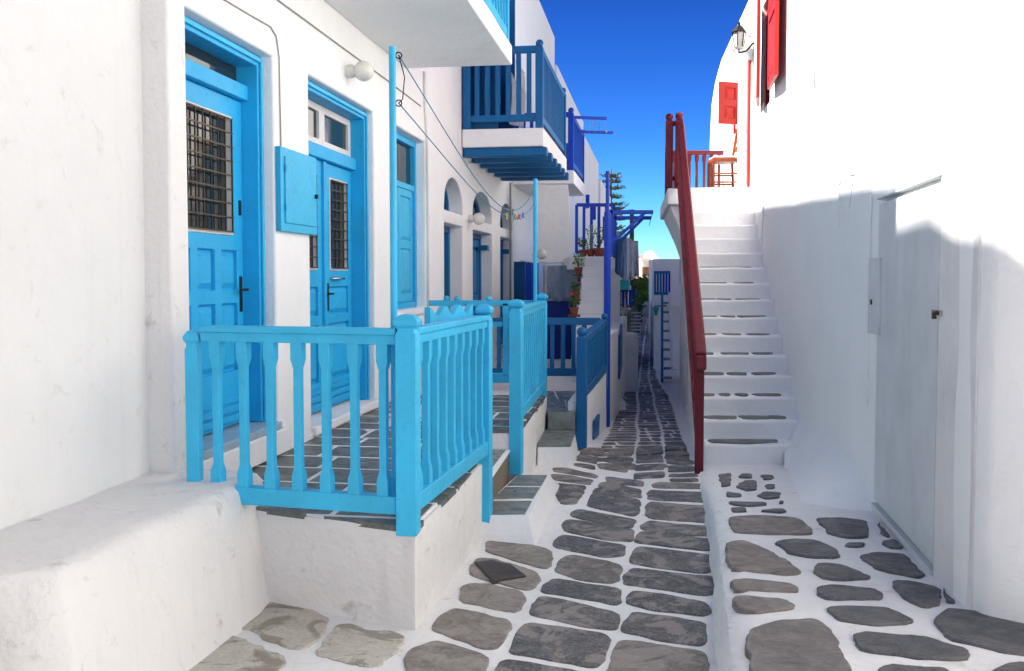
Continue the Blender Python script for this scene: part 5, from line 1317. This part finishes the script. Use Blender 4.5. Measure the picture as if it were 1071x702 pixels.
# far skyline
sp = [(655, 281, 62, 14, 'plaster', 'far white hillside house left of the lane end'), (668, 268, 66, 9, 'cream', 'cream hillside house above the green tree'), (676, 272, 60, 9, 'cream', 'smaller cream hillside house below the little chapel'), (690, 275, 64, 12, 'plaster', 'far white hillside house right of the chapel')]
for i, (px_, py_, Y, wpx, mt, lab) in enumerate(sp):
    h = thing('hillside_house', (lx(px_, Y), Y, -1.5), lab, 'house', 'houses on the far hillside'); w_ = wpx*Y/1000/2; c = lx(px_, Y); z = at(px_, py_, Y).z
    MB().box(c-w_, c+w_, Y, Y+4, -1.6, z).build('wall', mt, h)
    for dx, dz in ((-.5, -1.0), (.4, -1.0), (-.4, -2.3), (.5, -2.2)): MB().box(c+dx*w_-.14, c+dx*w_+.14, Y-.03, Y-.002, z+dz, z+dz+.55).build('window', 'brown', h)
    MB().box(c-w_-.05, c+w_+.05, Y-.05, Y+4.05, z, z+.12).build('roof', mt, h)
ch_ = thing('chapel', (lx(682, 68), 68, -1.5), 'tiny white chapel gable on the skyline at the end of the lane', 'chapel'); c = lx(682, 68); z = at(682, 271, 68).z
MB().box(c-.45, c+.45, 68, 71, -1.6, z).build('wall', 'plaster_clean', ch_)
m = MB(); m.v += [Vector(v) for v in ((c-.5, 67.95, z), (c+.5, 67.95, z), (c, 67.95, z+.6), (c-.5, 71, z), (c+.5, 71, z), (c, 71, z+.6))]
for f in ([0, 1, 2], [5, 4, 3], [0, 2, 5, 3], [1, 4, 5, 2], [0, 3, 4, 1]): m.face(f)
m.build('roof', 'plaster_clean', ch_)
# cafe chairs at the lane's end
def cchair(x, y, lab):
    z = gz(y); o = thing('cafe_chair', (x, y, z), lab, 'chair', 'white cafe chairs at the lane end')
    for sx in (-1, 1):
        for sy in (-1, 1): MB().bar((x+sx*.17, y+sy*.17, z), (x+sx*.17, y+sy*.17, z+.45), .04, .04).build('leg', 'wframe', o)
    MB().box(x-.2, x+.2, y-.2, y+.2, z+.45, z+.49).build('seat', 'wframe', o); MB().box(x-.2, x+.2, y+.16, y+.2, z+.49, z+.95).build('backrest', 'wframe', o, bevel=.02)
cchair(lx(668, 31), 31, 'white cafe chair at the left of the far lane end')
cchair(lx(673.5, 30.5), 30.5, 'white cafe chair in the middle of the far lane end')
cchair(lx(679, 31.5), 31.5, 'white cafe chair nearest the small white house')
# wall lamp far right
q = at(686, 330, 20.3); o = thing('wall_lantern', q, 'small green lantern on the wall beside the blue stair', 'wall lamp')
MB().lathe(q, [(.03, 0), (.07, .14), (.08, .15), (.02, .22)], 6).build('lamp_body', 'turq', o); MB().bar(q+Vector((0, 0, .2)), q+Vector((.25, .2, .2)), .03, .03).build('bracket', 'iron', o)

# ------------------------------------------------------------------ light, sky, camera
sd = Vector((-.993, -.114, 0)).normalized(); EL = math.radians(53)
vec = Vector((sd.x*math.cos(EL), sd.y*math.cos(EL), math.sin(EL)))
su = bpy.data.lights.new('sun', 'SUN'); su.energy = 5.0; su.angle = math.radians(.8); su.color = (1, .93, .84)
so = bpy.data.objects.new('sun', su); COL.objects.link(so); so.rotation_euler = (-vec).to_track_quat('-Z', 'Y').to_euler(); so.location = (0, 0, 20)
W = bpy.data.worlds.new('World'); SC.world = W; W.use_nodes = True; nt = W.node_tree
bg = nt.nodes['Background']; sk = nt.nodes.new('ShaderNodeTexSky'); sk.sky_type = 'NISHITA'; sk.sun_disc = False
sk.sun_elevation = EL; sk.sun_rotation = math.atan2(sd.x, sd.y); sk.dust_density = .0; sk.ozone_density = 6.0; sk.air_density = 1.0; sk.altitude = 0
# the photograph's polarised, deep blue sky: the Sky Texture's colour with its contrast raised
def vm(op, v): n = nt.nodes.new('ShaderNodeVectorMath'); n.operation = op; n.inputs[1].default_value = (v, v, v); return n
m1 = vm('MULTIPLY', .16); gm = nt.nodes.new('ShaderNodeGamma'); gm.inputs['Gamma'].default_value = 2.3; m2 = vm('MULTIPLY', 2.3); m1.inputs[1].default_value = (.130, .158, .176)
nt.links.new(sk.outputs[0], m1.inputs[0]); nt.links.new(m1.outputs[0], gm.inputs['Color']); nt.links.new(gm.outputs[0], m2.inputs[0]); nt.links.new(m2.outputs[0], bg.inputs['Color'])
bg.inputs['Strength'].default_value = .1
cam = bpy.data.cameras.new('camera'); co = bpy.data.objects.new('camera', cam); COL.objects.link(co)
co.location = (0, 0, HC); co.rotation_euler = (PI/2-TH, 0, 0); cam.sensor_width = 36; cam.sensor_fit = 'HORIZONTAL'; cam.lens = 36*FPX/1071
cam.shift_y = SH*FPX/1071; cam.clip_end = 2000; cam.clip_start = .05
SC.camera = co
SC.view_settings.view_transform = 'Standard'; SC.view_settings.look = 'None'; SC.view_settings.gamma = 1; SC.view_settings.exposure = 2.08
SC.render.engine = 'CYCLES'
SC.cycles.max_bounces = 12; SC.cycles.diffuse_bounces = 9; SC.cycles.use_denoising = True
